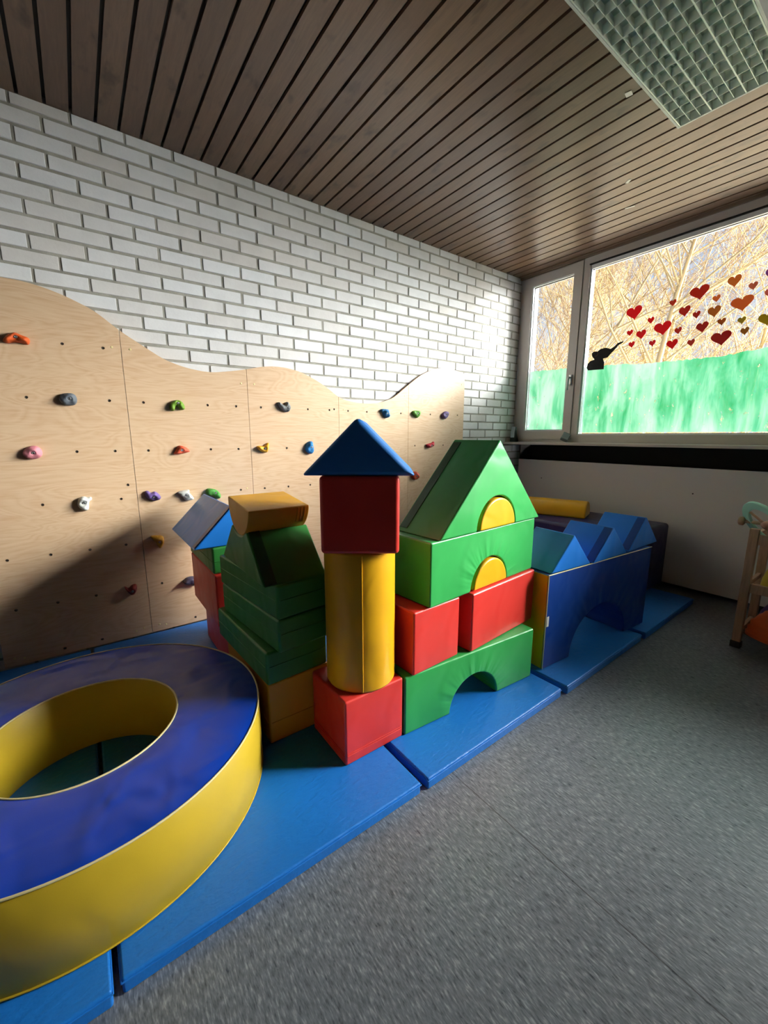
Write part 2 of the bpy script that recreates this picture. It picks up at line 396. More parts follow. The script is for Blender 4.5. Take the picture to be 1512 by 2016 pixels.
w1 = empty('window_1', (WX, -0.36, 1.30)); w1['kind'] = 'structure'
def wpart(name, bm, m, root, smooth=False):
    o = link(name, bm, m, None, smooth); o.parent = root; o.location = -Vector(root.location); return o
wpart('outer_frame', frame_bm(BY, -0.715, 1.300, 3.06, 0.052, WX + 0.012, WX + 0.10), M_frame, w1)
wpart('sash_frame', frame_bm(-0.030, -0.678, 1.335, 3.045, 0.088, WX - 0.004, WX + 0.07), M_frame, w1)
wpart('glazing_bead', frame_bm(-0.112, -0.604, 1.417, 2.963, 0.016, WX + 0.008, WX + 0.066), M_bead, w1)
wpart('gasket', frame_bm(-0.126, -0.590, 1.431, 2.949, 0.006, WX + 0.03, WX + 0.05), M_gasket, w1)
wpart('glass_pane', box_bm((WX + 0.036, -0.592, 1.429), (WX + 0.042, -0.124, 2.951)), M_glass, w1)
ys, ts = smooth_tops(-0.135, -0.586, 24, top_edge)
wpart('paint_film', paint_sheet(ys, ts, 1.437, WX + 0.034), M_paint, w1)
def handle_bm():
    bm = bmesh.new()
    add_box(bm, (WX - 0.014, -0.655, 1.885), (WX - 0.004, -0.625, 1.985))
    add_tube(bm, [(WX - 0.012, -0.640, 1.955), (WX - 0.045, -0.640, 1.955)], 0.009, 10)
    add_tube(bm, [(WX - 0.045, -0.640, 1.965), (WX - 0.050, -0.638, 1.92), (WX - 0.046, -0.634, 1.86), (WX - 0.040, -0.632, 1.832)], [0.010, 0.011, 0.010, 0.008], 10)
    return bm
wpart('handle', handle_bm(), mat('handle_metal', (205, 205, 205), 0.3, 0.5, 0.6), w1, True)

def big_window(name, y0, y1, paint):
    w = empty(name, (WX, (y0 + y1) / 2, 1.30)); w['kind'] = 'structure'
    wpart('outer_frame', frame_bm(y0, y1, 1.300, 3.06, 0.058, WX + 0.0, WX + 0.10, wb=0.078, wt=0.062), M_frame, w)
    wpart('glazing_bead', frame_bm(y0 - 0.054, y1 + 0.054, 1.374, 3.002, 0.018, WX + 0.014, WX + 0.072, wt=0.052), M_bead, w)
    wpart('gasket', frame_bm(y0 - 0.068, y1 + 0.068, 1.388, 2.956, 0.006, WX + 0.034, WX + 0.054), M_gasket, w)
    wpart('glass_pane', box_bm((WX + 0.040, y1 + 0.066, 1.386), (WX + 0.046, y0 - 0.066, 2.956)), M_glass, w)
    wpart('shadow_strip', box_bm((WX - 0.002, y1 + 0.05, 2.984), (WX + 0.03, y0 - 0.05, 2.996)), M_gasket, w)  # dark strip added as the shadow gap along the top frame
    if paint:
        ys, ts = smooth_tops(y0 - 0.076, y1 + 0.076, 90, top_edge)
        wpart('paint_film', paint_sheet(ys, ts, 1.402, WX + 0.038), M_paint, w)
    return w
big_window('window_2', -0.690, -3.20, True)
big_window('window_3', -3.20, -4.30, False)
structure('wall_right_pier', box_bm((WX, YB - 0.1, 1.27), (4.35, -4.30, CZ + 0.1)), M_plaster)

# radiator cover -------------------------------------------------
rc = tag(empty('radiator_cover', (4.24, -3.0, 0.036)), 'long off-white board below the window sill covering the radiator', 'radiator cover')
o = link('panel', box_bm((0, -3.4, 0.0), (0.018, 2.988, 1.062), 0.002, 1), M_board, rc)
for q in ((1066, 941), (1364, 972)):
    p = px(q[0], q[1], 0, 4.24)
    bm = bmesh.new(); bmesh.ops.create_cone(bm, cap_ends=True, segments=12, radius1=0.006, radius2=0.005, depth=0.003)
    bmesh.ops.rotate(bm, verts=bm.verts, cent=(0, 0, 0), matrix=Matrix.Rotation(math.pi / 2, 3, 'Y'))
    link('screw', bm, M_black, rc, True, p - rc.location + Vector((-0.0005, 0, 0)))

# ------------------------------------------------------------------ climbing wall
CW = [(0,546),(33,550.6),(71,560.5),(122,579.7),(185,611),(235,651),(278,679),(324,708.6),(364,723.5),(397,731),(420,733.5),(463,730),(486,727),(513,722),(536,721),(562.5,723.7),(592,732),(625,750),(645,764),(665,781),(678,787.5),(698,792),(721,795),(748,793),(774,784),(804,758),(827,739.5),(850,728),(873,724.6),(896.5,729.6),(915.2,736)]
CURVE = [(px(a, b, 1, 0).x, px(a, b, 1, 0).z) for a, b in CW]
x0_, z0_ = CURVE[0]; CURVE = [(x0_ - 0.36, z0_ - 0.03), (x0_ - 0.27, z0_ + 0.005), (x0_ - 0.18, z0_ + 0.018), (x0_ - 0.09, z0_ + 0.016)] + CURVE
def curve_z(x):
    for (a, za), (b, zb) in zip(CURVE, CURVE[1:]):
        if a <= x <= b:
            return za + (zb - za) * (x - a) / (b - a)
    return CURVE[-1][1]
# smooth the traced outline
XS = [-0.48 + i * (3.272 + 0.48) / 300 for i in range(301)]
ZS = [curve_z(x) for x in XS]
for _ in range(10): ZS = [ZS[0]] + [(ZS[i - 1] + ZS[i] * 2 + ZS[i + 1]) / 4 for i in range(1, 300)] + [ZS[-1]]
def cz(x):
    f = (x + 0.48) / (3.752) * 300; i = max(0, min(299, int(f))); return ZS[i] + (ZS[i + 1] - ZS[i]) * (f - i)
z4 = lambda x, y: (x / 3.024, 540 + y / 3.024)
z5 = lambda x, y: (460 + x / 3.024, 680 + y / 3.024)
z6 = lambda x, y: (x / 3.436, 900 + y / 3.436)
HOLES = [z4(*p) for p in ((370,413),(613,439),(157,732),(651,752),(854,763),(1236,779),(1405,786),(458,1056),(686,1052),(884,1049),(1255,1042),(1420,1040))]
HOLES += [z5(*p) for p in ((162,369),(442,380),(570,385),(598,380),(681,390),(793,396),(995,405),(1171,411),(1332,416),(316,611),(573,607),(1079,597),(1247,594),(43,860),(185,850),(326,840),(456,830))]
HOLES += [z6(*p) for p in ((865,188),(820,283),(288,323),(48,700),(343,661),(609,627),(853,593),(1096,853),(651,936),(392,984),(108,1037),(1322,1082),(692,1232),(440,1293))]
SCREWS = [z4(665, 434), z4(775, 447), z4(1435, 650), z5(44, 226), z5(122, 231), z5(655, 383), z5(1019, 300), z5(1064, 300), z5(1358, 233), z5(80, 850), z6(924, 1176), z6(976, 1155), z6(1080, 1130), z6(1124, 1130), z6(167, 1358), z6(100, 1362)]
HP = [px(a, b, 1, 0) for a, b in HOLES]; SP = [px(a, b, 1, 0) for a, b in SCREWS]
SEAMS = [-0.478, 0.2725, 1.0225, 1.7725, 2.5225, 3.2700]
PLAB = ['birch climbing panel with the tallest curved top at the left end', 'birch climbing panel whose top dips to the left of the grey heart hold', 'birch climbing panel with a rounded hump behind the red tower', 'low birch climbing panel with a hollow top behind the blue tower roof', 'birch climbing panel with a rounded top at the window end']
T = 0.018; HR = 0.0082
M_insert = mat('zinc_insert', (92, 84, 74), 0.4, 0.5, 0.8); M_edge = mat('plywood_edge', (190, 150, 110), 0.6)
for i in range(5):
    xa, xb = SEAMS[i] + 0.0013, SEAMS[i + 1] - 0.0013
    n = 40
    out = [(xa, 0.052), (xb, 0.052)] + [(xb + (xa - xb) * k / n, cz(xb + (xa - xb) * k / n)) for k in range(n + 1)]
    hs = [p for p in HP if xa + 0.01 < p.x < xb - 0.01]
    loops = [[Vector((x, z, 0)) for x, z in out]]
    NS = 10
    for p in hs: loops.append([Vector((p.x + HR * math.cos(2 * math.pi * k / NS), p.z + HR * math.sin(2 * math.pi * k / NS), 0)) for k in range(NS)])
    flat = [v for l in loops for v in l]
    con, s0 = [], 0
    for l in loops:
        con += [(s0 + k, s0 + (k + 1) % len(l)) for k in range(len(l))]; s0 += len(l)
    vs_, es_, tri_, ov_, oe_, of_ = delaunay_2d_cdt([Vector((v.x, v.y)) for v in flat], con, [], 1, 1e-7)
    tri = []
    for t in tri_:
        c = sum((vs_[k] for k in t), Vector((0, 0))) / len(t)
        if any((c.x - p.x) ** 2 + (c.y - p.z) ** 2 < (HR * 0.97) ** 2 for p in hs): continue
        tri.append([ov_[k][0] for k in t])
    root = tag(empty('climbing_board', ((xa + xb) / 2, 0, 0.05)), PLAB[i], 'climbing wall', 'birch climbing panels along the brick wall')
    bm = bmesh.new()
    fv = [bm.verts.new((v.x, 0, v.y)) for v in flat]; bv = [bm.verts.new((v.x, T, v.y)) for v in flat]
    for t in tri:
        try:
            bm.faces.new([fv[k] for k in t]); bm.faces.new([bv[k] for k in reversed(t)])
        except ValueError: pass
    s = 0
    for li, l in enumerate(loops):
        m = len(l)
        for k in range(m):
            f = bm.faces.new((fv[s + k], fv[s + (k + 1) % m], bv[s + (k + 1) % m], bv[s + k])); f.material_index = 1
        s += m
    o = link('board', bm, [M_ply, M_edge], root, False); o.location = -Vector(root.location)
    for p in hs:
        bm = bmesh.new(); lathe(bm, [(HR - 0.0006, 0.004), (HR - 0.0006, 0.015), (0.0035, 0.015), (0.0035, 0.004)], 10, True)
        bmesh.ops.rotate(bm, verts=bm.verts, cent=(0, 0, 0), matrix=Matrix.Rotation(-math.pi / 2, 3, 'X'))
        link('threaded_insert', bm, M_insert, root, True, Vector((p.x, 0, p.z)) - root.location)
    for p in [p for p in SP if xa < p.x < xb]:
        bm = bmesh.new(); lathe(bm, [(0.0001, -0.0016), (0.0022, -0.0012), (0.0024, -0.002), (0.0058, -0.0016), (0.0066, 0.0), (0.0066, 0.002)], 12)
        bmesh.ops.rotate(bm, verts=bm.verts, cent=(0, 0, 0), matrix=Matrix.Rotation(-math.pi / 2, 3, 'X'))
        link('mounting_screw', bm, M_cream, root, True, Vector((p.x, 0, p.z)) - root.location)

# climbing holds: traced outline swollen into a knob, bolted on
def hold(pts, bolt, depth, col, label, colname, dish=0.35):
    P = [px(a, b, 1, 0) for a, b in pts]; B = px(bolt[0], bolt[1], 1, 0)
    cx_ = sum(p.x for p in P) / len(P); cz_ = sum(p.z for p in P) / len(P)
    # closed smooth outline (Catmull-Rom)
    L = [Vector((p.x - cx_, p.z - cz_)) for p in P]; n = len(L); S = []
    for i in range(n):
        a, b, c, d = L[i - 1], L[i], L[(i + 1) % n], L[(i + 2) % n]
        for k in range(4):
            t = k / 4.0
            S.append(0.5 * ((2 * b) + (c - a) * t + (2 * a - 5 * b + 4 * c - d) * t * t + (3 * b - a - 3 * c + d) * t ** 3))
    root = tag(empty('climbing_hold', (cx_, 0, cz_)), label, 'climbing hold', 'climbing holds bolted to the birch panels')
    bm = bmesh.new()
    # fill the outline with a grid of points: height grows from the rim
    rmax = max(v.length for v in S)
    def dist(p):
        return min(((p - S[i]).length) for i in range(len(S)))
    def inside(p):
        c = False; j = len(S) - 1
        for i in range(len(S)):
            if (S[i].y > p.y) != (S[j].y > p.y) and p.x < (S[j].x - S[i].x) * (p.y - S[i].y) / (S[j].y - S[i].y) + S[i].x: c = not c
            j = i
        return c
    step = rmax / 9.0
    rim = [bm.verts.new((v.x, 0.0, v.y)) for v in S]
    rimtop = [bm.verts.new((v.x * 1.0, -depth * 0.30, v.y)) for v in S]
    inner = []
    bl = Vector((B.x - cx_, B.z - cz_))
    for i in range(-12, 13):
        for j in range(-12, 13):
            p = Vector(((i + 0.5 * (j % 2)) * step, j * step * 0.87))
            if inside(p) and dist(p) > step * 0.55: inner.append(p)
    dm = max([dist(p) for p in inner] + [1e-4])
    pts2 = list(S) + inner
    vs, es, fs, ov, oe, of = delaunay_2d_cdt([Vector((p.x, p.y)) for p in pts2], [(i, (i + 1) % len(S)) for i in range(len(S))], [], 1, 1e-6)
    rnd = random.Random(int(pts[0][0] * 7))
    ph = rnd.uniform(0, 6)
    V = []
    for q, org in zip(vs, ov):
        k = org[0] if org else -1
        if 0 <= k < len(S): V.append(rimtop[k])
        else:
            d = dist(q); h = depth * (0.30 + 0.70 * math.sqrt(max(0, 1 - (1 - min(1, d / dm)) ** 2)))
            h *= 1 + 0.16 * math.sin(q.x * 95 + ph) * math.cos(q.y * 80 - ph)
            bd = (q - bl).length
            if bd < 0.016: h *= 1 - dish * (1 - bd / 0.016)
            V.append(bm.verts.new((q.x, -h, q.y)))
    for f in fs:
        try: bm.faces.new([V[k] for k in f])
        except ValueError: pass
    n = len(S)
    for i in range(n):
        bm.faces.new((rim[i], rim[(i + 1) % n], rimtop[(i + 1) % n], rimtop[i]))
    o = link('body', bm, mat_hold(colname, col), root, True)
    o.modifiers.clear(); sb = o.modifiers.new('sub', 'SUBSURF'); sb.levels = 1; sb.render_levels = 1
    bm = bmesh.new(); lathe(bm, [(0.0002, -0.003), (0.0030, -0.003), (0.0034, -0.007), (0.0062, -0.007), (0.0075, -0.004), (0.0075, 0.010)], 14)
    bmesh.ops.rotate(bm, verts=bm.verts, cent=(0, 0, 0), matrix=Matrix.Rotation(-math.pi / 2, 3, 'X'))
    link('bolt', bm, M_metal, root, True, (bl.x, -depth * 0.78, bl.y))
f4 = lambda L: [z4(*p) for p in L]; f5 = lambda L: [z5(*p) for p in L]; f6 = lambda L: [z6(*p) for p in L]
hold(f4([(18,395),(40,365),(85,348),(130,365),(165,378),(178,395),(170,420),(130,412),(85,405),(45,412)]), z4(98,380), 0.045, (206,84,28), 'long orange climbing hold near the left edge, highest on the tallest panel', 'orange_resin')
hold(f4([(350,740),(365,715),(395,708),(430,710),(452,725),(460,755),(445,778),(400,782),(365,765)]), z4(415,742), 0.042, (92,98,106), 'slate grey ridged climbing hold on the leftmost panel', 'slate_resin')
hold(f4([(1008,790),(1015,765),(1040,750),(1070,752),(1092,775),(1098,803),(1075,808),(1060,790),(1045,785),(1035,812),(1015,810)]), z4(1055,768), 0.038, (104,142,34), 'olive green arch-shaped climbing hold above the orange-red triangular one', 'olive_resin')
hold(f4([(135,1065),(150,1040),(185,1022),(225,1025),(250,1050),(250,1080),(220,1098),(175,1098),(148,1085)]), z4(200,1062), 0.045, (208,128,140), 'round pink climbing hold near the left edge', 'pink_resin')
hold(f4([(1032,1070),(1045,1050),(1055,1025),(1075,1020),(1105,1030),(1130,1052),(1110,1062),(1070,1070)]), z4(1078,1046), 0.036, (206,82,50), 'orange-red triangular climbing hold below the olive green arch', 'vermilion_resin')
hold(f5([(260,345),(270,338),(300,358),(310,338),(325,340),(335,365),(330,390),(315,397),(285,385),(268,365)]), z5(318,372), 0.036, (110,112,112), 'grey heart-shaped climbing hold on the humped panel', 'grey_resin')
hold(f5([(135,605),(150,597),(175,600),(195,582),(208,582),(205,605),(200,632),(185,638),(155,628)]), z5(180,614), 0.036, (222,160,36), 'yellow bird-shaped climbing hold level with the tall blue hold', 'yellow_resin')
hold(f5([(425,620),(430,590),(445,573),(465,573),(470,600),(472,630),(460,645),(440,640)]), z5(455,605), 0.038, (32,118,180), 'upright bright blue climbing hold left of the tower roof', 'blue_resin')
hold(f5([(868,390),(880,378),(915,382),(922,405),(922,425),(905,432),(890,420),(882,402)]), z5(903,405), 0.038, (20,98,148), 'teal blue climbing hold high up to the right of the tower roof peak', 'teal_resin')
hold(f5([(1060,395),(1075,388),(1105,392),(1108,405),(1098,425),(1085,432),(1065,412)]), z5(1085,405), 0.034, (92,148,56), 'small leaf green climbing hold on the panel at the window end', 'leaf_resin')
hold(f5([(1235,415),(1245,400),(1262,392),(1275,400),(1272,418),(1258,438),(1242,432)]), z5(1258,412), 0.034, (112,96,148), 'small lilac climbing hold closest to the window', 'lilac_resin')
hold(f5([(1143,592),(1155,586),(1175,580),(1187,572),(1188,590),(1178,605),(1155,608)]), z5(1168,597), 0.034, (196,52,68), 'small crimson climbing hold above the green gable roof', 'crimson_resin')
hold(f5([(1054,775),(1062,758),(1080,750),(1094,760),(1100,780),(1085,798),(1065,795)]), z5(1080,778), 0.036, (194,74,44), 'rust red climbing hold peeking out under the right tip of the tower roof', 'rust_resin')
hold(f6([(525,300),(535,275),(565,265),(590,270),(615,268),(622,285),(605,300),(602,325),(600,352),(575,360),(545,348),(525,325)]), z6(568,303), 0.042, (206,206,198), 'white notched climbing hold alone on the tallest panel', 'white_resin')
hold(f6([(978,240),(985,228),(1003,228),(1020,240),(1045,232),(1070,245),(1088,270),(1075,288),(1035,293),(1000,280),(985,262)]), z6(1035,268), 0.040, (104,82,140), 'purple curved climbing hold beside the panel seam', 'purple_resin')
hold(f6([(1200,243),(1215,230),(1250,222),(1278,220),(1280,240),(1300,262),(1310,280),(1290,290),(1255,290),(1235,270)]), z6(1255,253), 0.040, (208,210,204), 'white climbing hold between the purple and the green holds', 'white_resin')
hold(f6([(1390,232),(1400,213),(1430,212),(1465,222),(1490,250),(1488,275),(1470,280),(1440,265),(1405,255)]), z6(1452,238), 0.040, (70,140,54), 'green climbing hold just above the peak of the blue roof block', 'green_resin')
hold(f6([(1018,540),(1035,530),(1090,530),(1107,545),(1105,585),(1090,610),(1075,612),(1055,580)]), z6(1075,568), 0.042, (206,148,40), 'mustard triangular climbing hold left of the blue roof block', 'mustard_resin')
hold(f6([(840,875),(855,878),(870,885),(895,862),(922,858),(925,885),(910,920),(885,928),(860,905)]), z6(893,898), 0.042, (150,60,54), 'brick red climbing hold lowest on the leftmost panel', 'maroon_resin')
hold(f6([(1235,845),(1260,815),(1300,805),(1340,815),(1345,850),(1280,856)]), z6(1310,832), 0.050, (76,70,92), 'dark violet climbing hold half hidden behind the red block', 'violet_resin')

# ------------------------------------------------------------------ mats on the floor
def gym_mat(x0, x1, y0, y1, label, yaw=0.0):
    root = tag(empty('gym_mat', ((x0 + x1) / 2, (y0 + y1) / 2, 0), yaw), label, 'mat', 'blue gym mats laid side by side along the wall')
    a, b = (x1 - x0) / 2, (y1 - y0) / 2
    link('cover', box_bm((-a, -b, 0.0), (a, b, 0.05), 0.007, 3), M_mat, root)
    bm = bmesh.new(); zz = 0.040; e = 0.0012
    c = [(-a - e, -b - e, zz), (a + e, -b - e, zz), (a + e, b + e, zz), (-a - e, b + e, zz)]
    for i in range(4): add_tube(bm, [c[i], c[(i + 1) % 4]], 0.0022, 6)
    link('edge_seam', bm, M_mat, root)
gym_mat(-1.075, -0.078, -2.025, -0.015, 'blue gym mat at the left, mostly under the ring')
gym_mat(-0.058, 0.928, -2.015, -0.012, 'blue gym mat under the red tower and the right of the ring')
gym_mat(0.950, 1.918, -2.014, -0.020, 'blue gym mat under the green arch block', 0.012)
gym_mat(1.954, 2.915, -2.008, -0.030, 'blue gym mat under the dark blue arch', 0.020)
gym_mat(2.956, 3.93, -1.994, -0.040, 'blue gym mat at the window end under the navy block', 0.024)

# ------------------------------------------------------------------ soft play blocks
def block(name, loc, yaw, label, cat='foam block', group=None):
    return tag(empty(name, loc, yaw), label, cat, group or 'soft play building blocks')
def cube(loc, yaw, size, m, label, name='foam_block', hemline=None, bev=0.010, centre=False):
    r = block(name, loc, yaw, label)
    lo = (-size[0] / 2, -size[1] / 2, 0) if centre else (0, 0, 0)
    hi = tuple(l + s for l, s in zip(lo, size))
    link('cover', box_bm(lo, hi, bev, 4), m, r)
    if hemline is not None:
        bm = bmesh.new()
        for z in hemline:
            e = 0.0008
            c = [(lo[0] - e, lo[1] - e, z), (hi[0] + e, lo[1] - e, z), (hi[0] + e, hi[1] + e, z), (lo[0] - e, hi[1] + e, z)]
            c = [Vector(p) for p in c]
            for i in range(4):
                d = (c[(i + 1) % 4] - c[i]).normalized() * bev
                add_tube(bm, [c[i] + d, c[(i + 1) % 4] - d], 0.0020, 6)
        link('stitched_seam', bm, m, r)
    return r
# tower
cube((0.734, -1.777, 0.05), 0.0, (0.296, 0.285, 0.288), M_red, 'red foam cube at the foot of the tower, under the yellow cylinder', 'foam_cube', (0.042, 0.052))
r = block('foam_cylinder', (0.898, -1.643, 0.338), 0.0, 'tall yellow foam cylinder standing between two red cubes')
bm = bmesh.new(); R_, H_ = 0.148, 0.592
lathe(bm, [(0.0005, 0), (R_ - 0.012, 0), (R_ - 0.004, 0.003), (R_, 0.011), (R_, H_ - 0.011), (R_ - 0.004, H_ - 0.003), (R_ - 0.012, H_), (0.0005, H_)], 72)
link('cover', bm, M_yel, r)
bm = bmesh.new(); an = math.atan2(-1.387, -0.898) + 0.05
add_tube(bm, [((R_ + 0.0004) * math.cos(an), (R_ + 0.0004) * math.sin(an), 0.008), ((R_ + 0.0004) * math.cos(an), (R_ + 0.0004) * math.sin(an), H_ - 0.008)], 0.0026, 8)
link('zipper_seam', bm, M_yel, r)
cube((0.905, -1.652, 0.930), -0.637, (0.298, 0.298, 0.298), M_red, 'red foam cube on top of the yellow cylinder, turned to face the room', 'foam_cube', None, 0.016, True)
def gable(loc, yaw, w, d, h, m, label, bev=0.012, flap=None, flap_m=None, center=False, cut=None, apex=0.5):
    r = block('foam_prism', loc, yaw, label)
    x0 = -w / 2 if center else 0; y0 = -d / 2 if center else 0
    prof = [(x0, 0)]
    if cut: prof += [(p[0] + x0, p[1]) for p in arc(cut[0], 0, cut[1], math.pi, 0, 24)]
    prof += [(x0 + w, 0), (x0 + w * apex, h)]
    link('cover', prism_bm(prof, y0, y0 + d, bev, 3), m, r)
    if flap:
        bm = bmesh.new(); sx, sz = -h, -w * apex
        ln = math.hypot(w * apex, h); nx, nz = -h / ln, w * apex / ln
        for (ya, yb) in flap:
            a = Vector((x0 + w * apex * 0.04, 0, h * 0.04)); b = Vector((x0 + w * apex * 0.96, 0, h * 0.96))
            o_ = Vector((nx, 0, nz)) * 0.0035; i_ = Vector((nx, 0, nz)) * -0.001
            vs = [bm.verts.new(p + q + Vector((0, y0 + y, 0))) for p in (a, b) for q in (i_, o_) for y in (ya, yb)]
            for q in ((0, 1, 3, 2), (4, 6, 7, 5), (0, 4, 5, 1), (2, 3, 7, 6), (0, 2, 6, 4), (1, 5, 7, 3)): bm.faces.new([vs[i] for i in q])
        link('zipper_flap', bm, flap_m or m, r)
    return r
gable((0.905, -1.652, 1.228), -0.655, 0.425, 0.30, 0.214, M_fabric_blue, 'blue foam prism as the pointed roof on top of the tower', 0.020, center=True)
# green house
def arch_block(name, loc, yaw, L, D, H, cx_, r_, m, label, bev=0.009, rz=None):
    q = block(name, loc, yaw, label)
    prof = [(0, 0)] + arc(cx_, 0, r_, math.pi, 0, 32, rz) + [(L, 0), (L, H), (0, H)]
    o = link('cover', prism_bm(prof, 0, D, bev, 3), m, q)
    return q
arch_block('foam_arch', (1.036, -1.782, 0.05), -0.068, 0.866, 0.295, 0.285, 0.43, 0.160, M_arch, 'green foam arch block standing on the mat beside the red base cube')
cube((1.070, -1.797, 0.336), 0.041, (0.294, 0.29, 0.296), M_red, 'red foam cube on the left of the green arch block', 'foam_cube')
cube((1.427, -1.809, 0.336), 0.084, (0.570, 0.29, 0.298), M_red, 'long red foam block on the right of the green arch block')
arch_block('foam_arch', (1.148, -1.810, 0.636), 0.079, 0.842, 0.29, 0.294, 0.438, 0.150, M_arch, 'green foam arch block with a yellow half disc, on the two red blocks')
def half_disc(loc, yaw, r_, d, m, label, bev=0.010, flip=False, name='foam_half_roll', sq=0.0):
    q = block(name, loc, yaw, label)
    prof = arc(0, 0, r_, 0, math.pi, 28) if not flip else arc(0, 0, r_, math.pi, 2 * math.pi, 28)
    if flip: prof = [(x, z + r_) for x, z in prof]
    link('cover', prism_bm(prof, 0, d, bev, 3), m, q)
    return q
def in_frame(loc, yaw, lx, ly, lz): return (loc[0] + math.cos(yaw) * lx - math.sin(yaw) * ly, loc[1] + math.sin(yaw) * lx + math.cos(yaw) * ly, loc[2] + lz)
half_disc(in_frame((1.148, -1.810, 0.636), 0.079, 0.446, -0.004, 0.001), 0.079, 0.139, 0.28, M_yel, 'yellow foam half roll filling the arch of the lower green block')
gable((1.196, -1.813, 0.931), 0.070, 0.815, 0.28, 0.425, M_green, 'large green foam prism with a yellow half disc, as the roof of the house', 0.008, [(0.222, 0.268)], M_flap, cut=(0.415, 0.158))
half_disc(in_frame((1.196, -1.813, 0.931), 0.070, 0.421, -0.004, 0.001), 0.070, 0.146, 0.27, M_yel, 'yellow foam half roll set into the green roof prism')
# dark blue bridge
BA = (2.007, -1.842, 0.05); BYW = -0.075
q = arch_block('foam_arch', BA, BYW, 1.122, 0.30, 0.566, 0.56, 0.305, M_barch, 'dark blue foam arch bridge with yellow ends, right of the green house', 0.007, 0.278)
link('end_panel', box_bm((-0.003, 0.006, 0.004), (0.002, 0.294, 0.562), 0.001, 1), M_yel, q)
link('end_panel', box_bm((1.119, 0.010, 0.006), (1.1235, 0.290, 0.558), 0.001, 1), M_yel, q)
bm = bmesh.new()
for (a, b) in (((0, 0, 0.004), (0, 0, 0.566)), ((0, 0, 0.566), (1.118, 0, 0.566))): add_tube(bm, [a, b], 0.003, 8)
link('piping', bm, M_cream, q)
link('care_tag', box_bm((0.006, -0.004, 0.262), (0.024, -0.0015, 0.322), 0.0005, 1), M_white, q)['label'] = 'small white care tag'
PZ = 0.620
gable((2.030, -1.842, PZ), -0.092, 0.362, 0.268, 0.200, M_blue, 'blue foam prism on the left end of the dark blue arch bridge', 0.006)
gable((2.408, -1.884, PZ), -0.031, 0.408, 0.29, 0.196, M_blue, 'blue foam prism in the middle of the dark blue arch bridge', 0.006, [(0.006, 0.055)], M_bflap)
gable((2.842, -1.896, PZ), 0.0, 0.452, 0.285, 0.205, M_blue, 'blue foam prism on the right end of the bridge, nearest the window', 0.006, [(0.006, 0.055)], M_bflap)
# navy block and yellow half roll by the radiator
cube((3.33, -1.69, 0.05), 0.0, (0.795, 1.25, 0.565), M_navy, 'large navy foam block behind the blue bridge, against the radiator cover', 'foam_block', None, 0.03)
q = half_disc((3.69 + 0.13, -1.11, 0.616), 0.33, 0.146, 0.60, M_yel, 'yellow foam half roll lying on the navy block by the radiator', 0.018)
# left building
cube((0.534, -1.479, 0.05), 0.0, (0.296, 0.592, 0.286), M_ochre, 'ochre foam block at the bottom of the green stack behind the ring', 'foam_block', (0.10,), 0.010)
def slab(loc, yaw, size, label):
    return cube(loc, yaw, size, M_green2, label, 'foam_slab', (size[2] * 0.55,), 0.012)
slab((0.530, -1.492, 0.337), 0.056, (0.292, 0.604, 0.150), 'green foam slab lowest of the three in the stack, on the ochre block')
slab((0.575, -1.530, 0.488), 0.098, (0.262, 0.595, 0.147), 'green foam slab in the middle of the stack of three')
slab((0.574, -1.532, 0.636), 0.104, (0.262, 0.598, 0.148), 'green foam slab topmost of the three, under the green notched roof')
# notched roof: ridge runs away along x, gable ends face left and right
q = block('foam_prism', (0.524, -1.527, 0.785), math.pi / 2, 'green foam roof block with a rounded notch, carrying the yellow half roll')
W_, Hn, c_ = 0.560, 0.192, 0.277
def clean(p):
    o = []
    for a in p:
        if not o or (abs(a[0] - o[-1][0]) + abs(a[1] - o[-1][1])) > 1e-4: o.append(a)
    return o
notch = [(c_ + dx, 0.160 + 0.145 - math.sqrt(0.145 ** 2 - dx ** 2)) for dx in [0.095 - 0.19 * k / 14 for k in range(15)]]
prof = clean([(0, 0), (W_, 0), (c_ + 0.097, Hn)] + [p for p in notch if p[1] < Hn - 0.001] + [(c_ - 0.097, Hn)])
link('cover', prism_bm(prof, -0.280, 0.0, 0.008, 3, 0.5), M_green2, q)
bm = bmesh.new(); ln = math.hypot(c_ - 0.097, Hn); nn = Vector((-Hn / ln, 0, (c_ - 0.097) / ln))
a = Vector((0.004, 0, 0.004)); b = Vector((c_ - 0.100, 0, Hn - 0.003))
for (ya, yb, hh) in ((-0.056, -0.010, 0.005),):
    vs = [bm.verts.new(p + nn * k + Vector((0, y, 0))) for p in (a, b) for k in (-0.001, hh) for y in (ya, yb)]
    for f in ((0, 1, 3, 2), (4, 6, 7, 5), (0, 4, 5, 1), (2, 3, 7, 6), (0, 2, 6, 4), (1, 5, 7, 3)): bm.faces.new([vs[i] for i in f])
link('zipper_flap', bm, M_flap, q)
